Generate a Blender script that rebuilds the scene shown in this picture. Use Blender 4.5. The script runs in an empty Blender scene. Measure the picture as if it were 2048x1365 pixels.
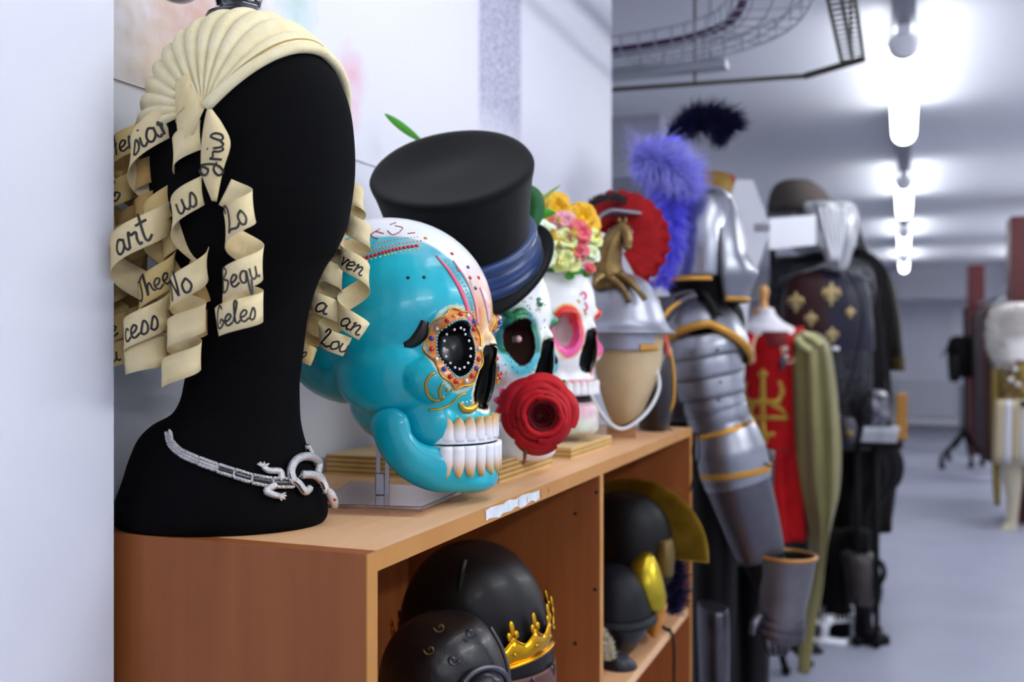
import bpy, bmesh, math, random
from mathutils import Vector, Matrix, noise
from mathutils.bvhtree import BVHTree

random.seed(7)
scene = bpy.context.scene
COL = scene.collection
PI = math.pi

# ---------------------------------------------------------------- camera
FPX, CU, CV = 2021.0, 1024.0, 688.0
TH = math.atan2(784, 2021)
EYE = 1.34
CAM = Vector((0, 0, EYE))
R = Vector((math.cos(TH), math.sin(TH), 0))
F = Vector((-math.sin(TH), math.cos(TH), 0))
Z = Vector((0, 0, 1))
cam_data = bpy.data.cameras.new('camera')
cam = bpy.data.objects.new('camera', cam_data)
COL.objects.link(cam)
cam.location = CAM
cam.rotation_euler = (PI / 2, 0, TH)
cam_data.sensor_width = 36
cam_data.lens = FPX / 2048 * 36
cam_data.shift_y = 5.5 / 2048
cam_data.clip_start = 0.02
cam_data.dof.use_dof = True
cam_data.dof.focus_distance = 1.03
cam_data.dof.aperture_fstop = 4.2
scene.camera = cam

# ---------------------------------------------------------------- light and exposure
scene.view_settings.view_transform = 'Standard'
scene.view_settings.look = 'None'
scene.view_settings.exposure = 0.65
scene.view_settings.gamma = 1.0
scene.view_settings.use_curve_mapping = False
world = bpy.data.worlds.new('room_air')
scene.world = world
world.use_nodes = True
world.node_tree.nodes['Background'].inputs[0].default_value = (0.9, 0.94, 1.0, 1)
world.node_tree.nodes['Background'].inputs[1].default_value = 0.06
LAMP_COL = (0.96, 0.98, 1.0)
LAMP_E = 6.0
SIDE_E = 22.0          # emission of the tube diffusers
CEIL = 1.10 + EYE      # underside of the ceiling ribs
LAMP_STARTS = [-5.52, -2.52, 0.48, 3.48, 6.48, 9.48, 12.48]
LAMP_LEN = 1.56


# ---------------------------------------------------------------- helpers
def P(u, v, c):
    return CAM + R * ((u - CU) / FPX * c) + F * c + Z * ((CV - v) / FPX * c)


def ray(u, v):
    return (R * ((u - CU) / FPX) + F + Z * ((CV - v) / FPX))


def PX(u, v, x):
    d = ray(u, v)
    return CAM + d * (x / d.x)


def PZ(u, v, z):
    d = ray(u, v)
    return CAM + d * ((z - EYE) / d.z)


def lin(h):
    h = h.lstrip('#')
    out = []
    for i in (0, 2, 4):
        x = int(h[i:i + 2], 16) / 255
        out.append(x / 12.92 if x <= 0.04045 else ((x + 0.055) / 1.055) ** 2.4)
    return tuple(out)


def mat(name, col, rough=0.55, metal=0.0, col2=None, nscale=8.0, nstr=1.0, bump=0.0, bscale=60.0, stretch=None,
        coat=0.0, sheen=0.0, emit=None, estr=0.0, trans=0.0, spec=0.5, alpha=1.0, vcol=None):
    m = bpy.data.materials.new(name)
    m.use_nodes = True
    nt = m.node_tree
    b = nt.nodes['Principled BSDF']
    c = lin(col) if isinstance(col, str) else col
    b.inputs['Base Color'].default_value = (*c, 1)
    b.inputs['Roughness'].default_value = rough
    b.inputs['Metallic'].default_value = metal
    b.inputs['Specular IOR Level'].default_value = spec
    b.inputs['Coat Weight'].default_value = coat
    b.inputs['Coat Roughness'].default_value = 0.12
    b.inputs['Sheen Weight'].default_value = sheen
    b.inputs['Transmission Weight'].default_value = trans
    b.inputs['Alpha'].default_value = alpha
    tc = None
    if col2 or bump:
        tc = nt.nodes.new('ShaderNodeTexCoord')
        mp = nt.nodes.new('ShaderNodeMapping')
        nt.links.new(tc.outputs['Object'], mp.inputs['Vector'])
        if stretch:
            mp.inputs['Scale'].default_value = stretch
    if col2:
        c2 = lin(col2) if isinstance(col2, str) else col2
        n = nt.nodes.new('ShaderNodeTexNoise')
        n.inputs['Scale'].default_value = nscale
        n.inputs['Detail'].default_value = 5
        nt.links.new(mp.outputs[0], n.inputs['Vector'])
        rp = nt.nodes.new('ShaderNodeValToRGB')
        rp.color_ramp.elements[0].position = 0.5 - 0.22 / nstr
        rp.color_ramp.elements[1].position = 0.5 + 0.22 / nstr
        rp.color_ramp.elements[0].color = (*c, 1)
        rp.color_ramp.elements[1].color = (*c2, 1)
        nt.links.new(n.outputs['Fac'], rp.inputs['Fac'])
        nt.links.new(rp.outputs['Color'], b.inputs['Base Color'])
    if vcol:
        a = nt.nodes.new('ShaderNodeAttribute')
        a.attribute_name = vcol
        nt.links.new(a.outputs['Color'], b.inputs['Base Color'])
    if bump:
        n2 = nt.nodes.new('ShaderNodeTexNoise')
        n2.inputs['Scale'].default_value = bscale
        n2.inputs['Detail'].default_value = 4
        nt.links.new(mp.outputs[0], n2.inputs['Vector'])
        bp = nt.nodes.new('ShaderNodeBump')
        bp.inputs['Strength'].default_value = bump
        bp.inputs['Distance'].default_value = 0.003
        nt.links.new(n2.outputs['Fac'], bp.inputs['Height'])
        nt.links.new(bp.outputs['Normal'], b.inputs['Normal'])
    if emit:
        e = lin(emit) if isinstance(emit, str) else emit
        b.inputs['Emission Color'].default_value = (*e, 1)
        b.inputs['Emission Strength'].default_value = estr
    return m


ORIG = {}


def setp(o, label=None, cat=None, group=None, kind=None):
    if label:
        o['label'] = label
    if cat:
        o['category'] = cat
    if group:
        o['group'] = group
    if kind:
        o['kind'] = kind
    return o


def thing(name, label, cat, loc, group=None):
    o = bpy.data.objects.new(name, None)
    o.empty_display_size = 0.05
    COL.objects.link(o)
    o.location = loc
    ORIG[o.name] = Vector(loc)
    return setp(o, label, cat, group)


def copy_tree(o, loc, label=None):
    c = o.copy()
    COL.objects.link(c)
    c.location = loc
    if label:
        c['label'] = label
    for ch in list(o.children):
        d = ch.copy()
        COL.objects.link(d)
        d.parent = c
        for g in ch.children:
            e = g.copy()
            COL.objects.link(e)
            e.parent = d
    return c


def catmull(pts, n=6, closed=False):
    pts = [Vector(p) for p in pts]
    if len(pts) < 3:
        return [pts[0].lerp(pts[1], i / n) for i in range(n + 1)] if len(pts) == 2 else pts
    out = []
    m = len(pts)
    rng = range(m) if closed else range(m - 1)
    for i in rng:
        p0 = pts[(i - 1) % m] if (closed or i > 0) else pts[0] * 2 - pts[1]
        p1, p2 = pts[i], pts[(i + 1) % m]
        p3 = pts[(i + 2) % m] if (closed or i + 2 < m) else pts[-1] * 2 - pts[-2]
        for j in range(n):
            t = j / n
            out.append(0.5 * ((2 * p1) + (p2 - p0) * t + (2 * p0 - 5 * p1 + 4 * p2 - p3) * t * t
                              + (3 * p1 - p0 - 3 * p2 + p3) * t ** 3))
    if not closed:
        out.append(pts[-1].copy())
    return out


def interp(tab, x):
    """tab: sorted list of (x, a, b, ...)"""
    if x <= tab[0][0]:
        return tab[0][1:]
    for a, b in zip(tab, tab[1:]):
        if x <= b[0]:
            t = (x - a[0]) / (b[0] - a[0])
            return tuple(p + (q - p) * t for p, q in zip(a[1:], b[1:]))
    return tab[-1][1:]


class MB:
    def __init__(s):
        s.v, s.f = [], []

    def add(s, vs, fs):
        o = len(s.v)
        s.v += [Vector(x) for x in vs]
        s.f += [tuple(i + o for i in f) for f in fs]
        return s

    def box(s, c, size, ax=None):
        c = Vector(c)
        ax = ax or (Vector((1, 0, 0)), Vector((0, 1, 0)), Z)
        vs = [c + ax[0] * (size[0] / 2 * i) + ax[1] * (size[1] / 2 * j) + ax[2] * (size[2] / 2 * k)
              for i in (-1, 1) for j in (-1, 1) for k in (-1, 1)]
        return s.add(vs, [(0, 1, 3, 2), (4, 6, 7, 5), (0, 4, 5, 1), (2, 3, 7, 6), (0, 2, 6, 4), (1, 5, 7, 3)])

    def b2(s, lo, hi):
        lo, hi = Vector(lo), Vector(hi)
        return s.box((lo + hi) / 2, hi - lo)

    def grid(s, rows, cu=False, cap0=False, cap1=False, cv=False):
        m, n = len(rows), len(rows[0])
        vs = [p for r in rows for p in r]
        fs = []
        for i in range(m if cv else m - 1):
            for j in range(n if cu else n - 1):
                a, b = i * n + j, i * n + (j + 1) % n
                i2 = (i + 1) % m
                fs.append((a, b, i2 * n + (j + 1) % n, i2 * n + j))
        if cap0:
            fs.append(tuple(range(n - 1, -1, -1)))
        if cap1:
            fs.append(tuple((m - 1) * n + j for j in range(n)))
        return s.add(vs, fs)

    def tube(s, pts, rad, n=8, closed=False, flat=1.0):
        pts = [Vector(p) for p in pts]
        m = len(pts)
        rad = list(rad) if hasattr(rad, '__len__') else [rad] * m
        if len(rad) != m:
            rad = [rad[0] + (rad[-1] - rad[0]) * i / (m - 1) for i in range(m)] if len(rad) == 2 else \
                [interp([(k / (len(rad) - 1), q) for k, q in enumerate(rad)], i / (m - 1))[0] for i in range(m)]
        t0 = (pts[1] - pts[0]).normalized()
        a = t0.orthogonal().normalized()
        rows = []
        for i, p in enumerate(pts):
            t = (pts[(i + 1) % m] - pts[i - 1]) if (closed or 0 < i < m - 1) else (pts[1] - pts[0] if i == 0 else pts[-1] - pts[-2])
            t = t.normalized() if t.length > 1e-9 else t0
            a = (a - t * a.dot(t))
            a = a.normalized() if a.length > 1e-6 else t.orthogonal().normalized()
            b = t.cross(a)
            rows.append([p + (a * math.cos(2 * PI * j / n) + b * math.sin(2 * PI * j / n) * flat) * rad[i] for j in range(n)])
        return s.grid(rows, cu=True, cap0=not closed, cap1=not closed, cv=closed)

    def lathe(s, prof, o, axis=Z, n=32, e1=None, sq=1.0, arc=None):
        o, axis = Vector(o), Vector(axis).normalized()
        a = (e1 - axis * e1.dot(axis)).normalized() if e1 else axis.orthogonal().normalized()
        b = axis.cross(a)
        a0, a1 = arc if arc else (0, 2 * PI)
        k = n if not arc else n + 1
        rows = [[o + axis * h + (a * math.cos(a0 + (a1 - a0) * j / n) + b * math.sin(a0 + (a1 - a0) * j / n) * sq) * r
                 for j in range(k)] for r, h in prof]
        return s.grid(rows, cu=not arc, cap0=not arc and prof[0][0] > 1e-6, cap1=not arc and prof[-1][0] > 1e-6)

    def ell(s, c, ax, nu=16, nv=10):
        c = Vector(c)
        rows = []
        for i in range(nv + 1):
            t = PI * i / nv
            t = min(max(t, 0.02), PI - 0.02)
            rows.append([c + ax[2] * math.cos(t) + (ax[0] * math.cos(2 * PI * j / nu) + ax[1] * math.sin(2 * PI * j / nu)) * math.sin(t)
                         for j in range(nu)])
        return s.grid(rows, cu=True, cap0=True, cap1=True)

    def ball(s, c, r, nu=10, nv=7):
        return s.ell(c, (Vector((r, 0, 0)), Vector((0, r, 0)), Vector((0, 0, r))), nu, nv)

    def slices(s, rows, c, n=40, folds=0, amp=0.0, e=1.0, cap=(True, True), jit=0.0, ph=0.0, sub=3, a0=0, a1=2 * PI):
        """rows: (v, left, right, half depth m [, depth shift]) pixels at depth c, lofted into a solid body"""
        full = []
        rows = [tuple(r) + ((0.0,) if len(r) == 4 else ()) for r in rows]
        sm = catmull_n(rows, sub)
        k = c / FPX
        full_circle = abs(a1 - a0 - 2 * PI) < 1e-6
        for ri, (v, l, r, dh, dc) in enumerate(sm):
            cen = P((l + r) / 2, v, c + dc)
            hw = (r - l) / 2 * k
            ring = []
            for j in range(n if full_circle else n + 1):
                a = a0 + (a1 - a0) * j / n
                g = 1 + (amp * math.sin(folds * a + ph + 0.6 * math.sin(ri * 0.21)) if folds else 0)
                if jit:
                    g += jit * noise.noise(Vector((math.cos(a) * 2, math.sin(a) * 2, v * 0.02)))
                ca, sa = math.cos(a), math.sin(a)
                if e != 1.0:
                    ca = math.copysign(abs(ca) ** e, ca)
                    sa = math.copysign(abs(sa) ** e, sa)
                ring.append(cen + (R * (hw * ca) - F * (dh * sa)) * g)
            full.append(ring)
        return s.grid(full, cu=full_circle, cap0=cap[0] and full_circle, cap1=cap[1] and full_circle)

    def poly(s, pts, d):
        """closed outline extruded along d"""
        pts = [Vector(p) for p in pts]
        n = len(pts)
        vs = pts + [p + d for p in pts]
        fs = [tuple(range(n - 1, -1, -1)), tuple(range(n, 2 * n))] + [(i, (i + 1) % n, n + (i + 1) % n, n + i) for i in range(n)]
        return s.add(vs, fs)

    def strand(s, p, d, L, w, droop=0.0, side=None, seg=3, curl=0.0):
        d = d.normalized()
        side = side or d.cross(Vector((random.uniform(-1, 1), random.uniform(-1, 1), random.uniform(-1, 1)))).normalized()
        o = len(s.v)
        q = Vector(p)
        dd = d.copy()
        for i in range(seg + 1):
            t = i / seg
            ww = w * (1 - t * 0.85)
            s.v.append(q + side * ww)
            s.v.append(q - side * ww)
            dd = (dd + Vector((0, 0, -droop / seg)) + side * (curl / seg)).normalized()
            q = q + dd * (L / seg)
        for i in range(seg):
            a = o + 2 * i
            s.f.append((a, a + 1, a + 3, a + 2))

    def build(s, name, m, parent=None, smooth=True, bevel=0.0, solid=0.0, subd=0, label=None, auto=None, vcol=None, kind=None, group=None, cat=None):
        me = bpy.data.meshes.new(name)
        if parent is not None:
            o0 = ORIG[parent.name]
        else:
            xs = [p.x for p in s.v]; ys = [p.y for p in s.v]; zs = [p.z for p in s.v]
            o0 = Vector(((min(xs) + max(xs)) / 2, (min(ys) + max(ys)) / 2, min(zs)))
        me.from_pydata([p - o0 for p in s.v], [], s.f)
        me.update()
        if vcol:
            at = me.color_attributes.new('paint', 'FLOAT_COLOR', 'POINT')
            flat = []
            for cc in vcol:
                flat += [cc[0], cc[1], cc[2], 1.0]
            at.data.foreach_set('color', flat)
        bm = bmesh.new()
        bm.from_mesh(me)
        bmesh.ops.recalc_face_normals(bm, faces=bm.faces)
        bm.to_mesh(me)
        bm.free()
        if smooth:
            me.polygons.foreach_set('use_smooth', [True] * len(me.polygons))
            if auto is not None:
                me.set_sharp_from_angle(angle=math.radians(auto))
        me.materials.append(m)
        o = bpy.data.objects.new(name, me)
        COL.objects.link(o)
        if parent is not None:
            o.parent = parent
        else:
            o.location = o0
        ORIG[o.name] = o0
        if solid:
            md = o.modifiers.new('thickness', 'SOLIDIFY')
            md.thickness = solid
            md.offset = 0
        if bevel:
            md = o.modifiers.new('edge', 'BEVEL')
            md.width = bevel
            md.segments = 2
            md.limit_method = 'ANGLE'
        if subd:
            md = o.modifiers.new('sub', 'SUBSURF')
            md.levels = subd
            md.render_levels = subd
        setp(o, label, cat, group, kind)
        return o

    def bvh(s):
        return BVHTree.FromPolygons([tuple(p) for p in s.v], [f for f in s.f])


def catmull_n(rows, n):
    out = []
    m = len(rows)
    for i in range(m - 1):
        p0 = rows[i - 1] if i > 0 else rows[0]
        p1, p2 = rows[i], rows[i + 1]
        p3 = rows[i + 2] if i + 2 < m else rows[-1]
        for j in range(n):
            t = j / n
            out.append(tuple(0.5 * ((2 * b) + (c - a) * t + (2 * a - 5 * b + 4 * c - d) * t * t + (3 * b - a - 3 * c + d) * t ** 3)
                             for a, b, c, d in zip(p0, p1, p2, p3)))
    out.append(tuple(rows[-1]))
    return out


def hit(bvh, u, v):
    loc, nrm, idx, dist = bvh.ray_cast(CAM, ray(u, v).normalized())
    if loc is None:
        return None
    if nrm.dot(ray(u, v)) > 0:
        nrm = -nrm
    return loc, nrm


def surf_line(bvh, pix, off=0.0005, n=6):
    pts = catmull([Vector((p[0], p[1], 0)) for p in pix], n)
    out = []
    for p in pts:
        h = hit(bvh, p.x, p.y)
        if h:
            out.append(h[0] + h[1] * off)
    return out


def plume(mb, spine, rad, n, w=0.0012, droop=0.6, lean=0.7, rnd=0.6):
    sp = catmull(spine, 8)
    m = len(sp)
    rr = [interp([(k / (len(rad) - 1), q) for k, q in enumerate(rad)], i / (m - 1))[0] for i in range(m)]
    for _ in range(n):
        i = random.randrange(m - 1)
        t = (sp[i + 1] - sp[i]).normalized()
        d = Vector((random.gauss(0, 1), random.gauss(0, 1), random.gauss(0, 1))).normalized()
        d = (d - t * d.dot(t)).normalized()
        p = sp[i].lerp(sp[i + 1], random.random()) + d * rr[i] * random.uniform(0, 0.45)
        dd = (d + t * lean + Vector((random.gauss(0, 1), random.gauss(0, 1), random.gauss(0, 1))) * rnd * 0.4).normalized()
        mb.strand(p, dd, rr[i] * random.uniform(0.5, 1.15), w * random.uniform(0.6, 1.3), droop * random.random(), curl=random.uniform(-0.5, 0.5))


# ---------------------------------------------------------------- materials
M = {}
M['wall'] = mat('white_wall_paint', '#e4e6ee', 0.7, col2='#d9dce8', nscale=3, bump=0.05, bscale=120)
M['ceiling'] = mat('ceiling_paint', '#e2e4ec', 0.75)
M['floor'] = mat('grey_vinyl_floor', '#a9acbd', 0.45, col2='#9b9fb0', nscale=2.5, bump=0.03, bscale=30)
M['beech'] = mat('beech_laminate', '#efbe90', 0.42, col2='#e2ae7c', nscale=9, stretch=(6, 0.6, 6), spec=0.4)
M['beech_shaded'] = mat('beech_laminate_shaded', '#9c5a2c', 0.5, col2='#8c4d22', nscale=9, stretch=(5, 5, 0.35), spec=0.4)  # beech darkened in colour for the panels that get less light
M['beech_edge'] = mat('beech_edge_band', '#c48a40', 0.45, col2='#b87c34', nscale=14, stretch=(1, 1, 1))
M['ply'] = mat('plywood_face', '#dcc190', 0.6, col2='#cfae78', nscale=12, stretch=(1, 5, 1))
M['black_cloth'] = mat('black_jersey', '#08080a', 0.9, bump=0.1, bscale=700, spec=0.08)
M['cream'] = mat('cream_petersham', '#ead9ac', 0.75, col2='#dcc896', nscale=30, bump=0.15, bscale=500, spec=0.25)
M['cream_cap'] = mat('cream_ribbed_cap', '#f0e6c0', 0.7, col2='#e6d8a8', nscale=60, bump=0.25, bscale=300, spec=0.25)
M['ink'] = mat('black_ink', '#0d0b10', 0.5)
M['lacquer'] = mat('black_lacquer', '#130d14', 0.08, coat=1.0)
M['silver'] = mat('rhodium_silver', '#d8d6d4', 0.22, 1.0, bump=0.6, bscale=900)
M['steel'] = mat('painted_steel', '#a3a5ad', 0.35, 0.9, col2='#7c7f88', nscale=9, bump=0.05, bscale=60)
M['steel_dark'] = mat('dark_steel', '#6c6a72', 0.36, 0.9, col2='#4d4a50', nscale=9)
M['gold'] = mat('gold_metal', '#d9a83a', 0.25, 1.0, col2='#c0882a', nscale=20)
M['gold_trim'] = mat('ochre_gold_trim', '#c8923c', 0.42, 0.55)
M['brass'] = mat('aged_brass', '#8d7448', 0.38, 0.85, col2='#5e482a', nscale=25)
M['black'] = mat('matt_black', '#060607', 0.75, spec=.2)
M['black_leather'] = mat('black_leather', '#09080a', 0.5, bump=0.3, bscale=90, spec=0.25)
M['felt'] = mat('black_felt', '#131315', 0.92, col2='#0c0c0d', nscale=14, sheen=0.12, bump=0.12, bscale=500, spec=0.1)
M['white_plastic'] = mat('white_plastic', '#eceef4', 0.5)
# ================================================================ the room
XW = -0.757            # wall behind the bookcase
XN = -0.685            # nearer, thicker stretch of the wall
YE = 0.742
TOP = EYE - 0.18       # top of the bookcase
BX0, BX1, BY0, BY1 = XW + 0.002, -0.427, 0.759, 2.174
WALL_END = 2.716
FARY, RX, LX, BACKY = 16.9, 2.9, -2.5, -6.2
HT = EYE + 1.35

o = MB().b2((LX - 0.1, BACKY, -0.1), (RX + 0.1, FARY + 0.1, 0)).build('floor', M['floor'], smooth=False, kind='structure')
o = MB().b2((XW - 0.16, YE - 0.001, 0), (XW, WALL_END, HT)).build('wall_left', M['wall'], smooth=False, kind='structure')
o = MB().b2((XW - 0.16, BACKY, 0), (XN, YE, HT)).build('wall_left_near', M['wall'], smooth=False, kind='structure')
o = MB().b2((LX - 0.1, WALL_END - 0.16, 0), (XW - 0.16, WALL_END, HT)).build('wall_return', M['wall'], smooth=False, kind='structure')
o = MB().b2((LX - 0.1, WALL_END, 0), (LX, FARY, HT)).build('wall_left_far', M['wall'], smooth=False, kind='structure')
o = MB().b2((RX, BACKY, 0), (RX + 0.1, FARY, HT)).build('wall_right', M['wall'], smooth=False, kind='structure')
o = MB().b2((LX - 0.1, FARY, 0), (RX + 0.1, FARY + 0.1, HT)).build('wall_far', M['wall'], smooth=False, kind='structure')
o = MB().b2((LX - 0.1, BACKY - 0.1, 0), (RX + 0.1, BACKY, HT)).build('wall_back', M['wall'], smooth=False, kind='structure')

# ceiling
def ceil_z(y):
    return CEIL


rows = []
ys = [BACKY - 0.1 + i * 0.08 for i in range(int((FARY + 0.2 - BACKY) / 0.08) + 2)]
rows = [[Vector((x, y, ceil_z(y))) for x in (LX - 0.1, -1, 0, 1, RX + 0.1)] for y in ys]
mb = MB().grid(rows)
top = [[Vector((LX - 0.1, y, HT + 0.1)), Vector((RX + 0.1, y, HT + 0.1))] for y in (ys[0], ys[-1])]
mb.grid(top)
mb.build('ceiling', M['ceiling'], kind='structure')
o = MB().b2((LX, FARY - 1.5, EYE + 0.63), (RX, FARY - 0.9, HT)).build('trim_1', mat('grey_beam_paint', '#a3a5b0', 0.7), smooth=False, kind='structure')
o = MB().b2((LX, FARY - 0.03, 0), (RX, FARY, 0.07)).build('baseboard_far', mat('grey_skirting', '#8c8c92', 0.6), smooth=False, kind='structure')
o = MB().b2((LX, FARY - 0.06, 0.10), (RX, FARY - 0.03, 0.20)).build('trim_2', M['white_plastic'], smooth=False, kind='structure')

# lamp row: grey trunking with tube diffusers
M['diffuser'] = mat('lit_diffuser', '#f4fbff', 0.4, emit=LAMP_COL, estr=LAMP_E)
M['diffuser_side'] = mat('lit_diffuser_side', '#f4fbff', 0.4, emit=LAMP_COL, estr=SIDE_E)
M['trunking'] = mat('grey_trunking', '#8f939d', 0.5, 0.3)
ROWX = [0.0, 1.55]
WHERE = {-5.52: 'far behind the viewpoint', -2.52: 'behind the viewpoint', 0.48: 'above the bookcase', 3.48: 'nearest and largest in view',
         6.48: 'second in view', 9.48: 'third in view', 12.48: 'fourth and smallest in view'}
for rx in ROWX:
    mb = MB().b2((rx - 0.035, BACKY + 0.05, CEIL - 0.07), (rx + 0.035, FARY - 1.6, CEIL - 0.001))
    o = mb.build('ceiling_light_rail', M['trunking'], smooth=False, bevel=0.004)
    setp(o, 'long grey light rail on the ceiling, %s' % ('running down the middle of the aisle' if rx == 0 else 'above the right side, out of the picture'), 'light rail')
    first = None
    for y0 in LAMP_STARTS:
        if rx == 0 and y0 < 0:
            continue
        loc = Vector((rx, y0, CEIL - 0.071))
        lab = 'lit white tube lamp on the ceiling rail, %s' % WHERE[y0] if rx == 0 else 'lit white tube lamp of the right-hand row outside the picture'
        if first is None:
            t = thing('ceiling_lamp', lab, 'lamp', loc, 'ceiling tube lamps')
            mb = MB()
            prof = []
            for i in range(24):
                a = 2 * PI * i / 24
                prof.append((0.052 * math.cos(a), 0.05 * math.sin(a) - 0.06))
            rws = []
            for yy, sc in ((0.02, 0.6), (0.035, 0.97), (0.06, 1.0), (LAMP_LEN - 0.06, 1.0), (LAMP_LEN - 0.035, 0.97), (LAMP_LEN - 0.02, 0.6)):
                rws.append([loc + Vector((px * sc, yy, (pz + 0.06) * sc - 0.06)) for px, pz in prof])
            mb.grid(rws[1:-1], cu=True)
            mb.build('diffuser', M['diffuser'] if rx == 0 else M['diffuser_side'], t, label='glowing white tube diffuser')
            for q in (rws[:2], rws[-2:]):
                MB().grid(q, cu=True, cap0=True, cap1=True).build('end_cap', M['white_plastic'], t)
            MB().b2(loc + Vector((-0.02, 0, -0.03)), loc + Vector((0.02, LAMP_LEN, 0))).build('lamp_housing', M['white_plastic'], t, smooth=False, bevel=0.003)
            first = t
        else:
            t = copy_tree(first, loc, lab)

# grey duct box under the ceiling beyond the wall end
a = P(1234, 306, 4.9)
t = thing('ceiling_duct', 'grey ventilation duct under the ceiling, left of the purple plume', 'duct', a)
MB().b2(Vector((a.x - 0.3, a.y, a.z - 0.12)), Vector((a.x + 0.22, a.y + 0.9, CEIL + 0.02))).build('duct_body', mat('duct_grey', '#9ea0ae', 0.6), t, smooth=False, bevel=0.01)

# cable tray
tray = thing('ceiling_cable_tray', 'galvanised wire basket cable tray curving under the ceiling with a purple cable', 'cable tray', (-0.5, 2.9, EYE + 0.85))
M['galv'] = mat('galvanised_wire', '#b4bac0', 0.4, 0.6)
M['dark_rod'] = mat('dark_steel_rod', '#4b463c', 0.5, 0.6)
M['purple'] = mat('purple_cable', '#4a2450', 0.5)
zc = EYE + 0.87
cen = [(-2.4, 3.03), (-1.6, 3.03), (-0.90, 3.03), (-0.66, 3.01), (-0.50, 2.95), (-0.38, 2.83), (-0.305, 2.6), (-0.285, 2.3), (-0.28, 1.6)]
cen = catmull([Vector((x, y, zc)) for x, y in cen], 6)
nor = []
for i in range(len(cen)):
    tt = (cen[min(i + 1, len(cen) - 1)] - cen[max(i - 1, 0)]).normalized()
    nor.append(Vector((-tt.y, tt.x, 0)))
mb = MB()
for off, dz in ((-0.10, 0.05), (-0.10, 0.0), (-0.05, 0), (0, 0), (0.05, 0), (0.10, 0), (0.10, 0.05)):
    mb.tube([c + n * off + Z * dz for c, n in zip(cen, nor)], 0.0028, 6)
acc = 0
for i in range(len(cen) - 1):
    if i % 2 == 0:
        c, n = cen[i], nor[i]
        mb.tube([c - n * 0.10 + Z * 0.05, c - n * 0.10, c + n * 0.10, c + n * 0.10 + Z * 0.05], 0.0028, 6)
mb.build('wire_basket', M['galv'], tray)
mb = MB().tube([c - n * 0.07 + Z * 0.016 for c, n in zip(cen, nor)], 0.013, 8)
mb.build('cable', M['purple'], tray, label='purple cable lying in the tray')
mb = MB().b2((-2.4, 3.06, EYE + 0.835), (-0.5, 3.12, EYE + 0.86))
mb.build('strut_channel', M['galv'], tray, smooth=False)
mb = MB()
for x in (-1.3, -0.55):
    MB().tube([Vector((x, 3.09, EYE + 0.86)), Vector((x, 3.09, ceil_z(3.09) + 0.01))], 0.005, 6).build('hanger_rod', M['galv'], tray)
MB().tube([Vector((-0.25, 1.9, zc)), Vector((-0.25, 1.9, ceil_z(1.9) + 0.01))], 0.005, 6).build('hanger_rod', M['galv'], tray)
zr = EYE + 0.80
rod = thing('ceiling_cable_ladder', 'dark angled metal ladder rail hanging under the ceiling beside the cable tray', 'cable ladder', (-0.3, 3.0, zr))
MB().tube([Vector((-2.3, 2.96, zr)), Vector((-0.84, 3.08, zr)), Vector((-0.276, 3.13, zr))], 0.007, 8).build('rail', M['dark_rod'], rod)
MB().tube([Vector((-0.276, 3.13, zr)), Vector((-0.105, 3.0, zr))], 0.010, 8).build('corner_bar', M['dark_rod'], rod)
mb = MB()
for x in (-0.165, -0.135, -0.105):
    mb.tube([Vector((x, 3.0, zr)), Vector((x, 1.5, zr))], 0.0055, 6)
for i in range(36):
    y = 3.0 - i * 0.042
    mb.tube([Vector((-0.165, y, zr)), Vector((-0.105, y - 0.01, zr))], 0.003, 5)
mb.build('ladder', M['dark_rod'], rod)
mb = MB()
for x, y in ((-0.6, 3.1), (-0.135, 2.9), (-0.135, 1.7)):
    MB().tube([Vector((x, y, zr)), Vector((x, y, ceil_z(y) + 0.01))], 0.004, 6).build('hanger_rod', M['dark_rod'], rod)

# faded poster on the wall behind the bookcase
pm = mat('faded_print', '#dfe0ea', 0.6)
nt = pm.node_tree
b = nt.nodes['Principled BSDF']
tc = nt.nodes.new('ShaderNodeTexCoord')
prev = None
PO = Vector((XW, 1.7, EYE + 0.272))
blots = [((0.0, 0.95, 0.36), 0.13, '#c08a66', 0.75), ((0.0, 1.02, 0.40), 0.08, '#c79a84', 0.6), ((0.0, 0.87, 0.30), 0.09, '#c2a878', 0.55), ((0.0, 1.15, 0.45), 0.055, '#a8cfc8', 0.7),
         ((0.0, 1.295, 0.394), 0.05, '#e0a8b8', 0.8), ((0.0, 1.29, 0.34), 0.04, '#e6bccb', 0.7), ((0, 1.1, 0.55), 0.12, '#b9a59a', 0.5)]
col_out = None
nz = nt.nodes.new('ShaderNodeTexNoise')
nz.inputs['Scale'].default_value = 45
nz.inputs['Detail'].default_value = 4
nt.links.new(tc.outputs['Object'], nz.inputs['Vector'])
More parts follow.
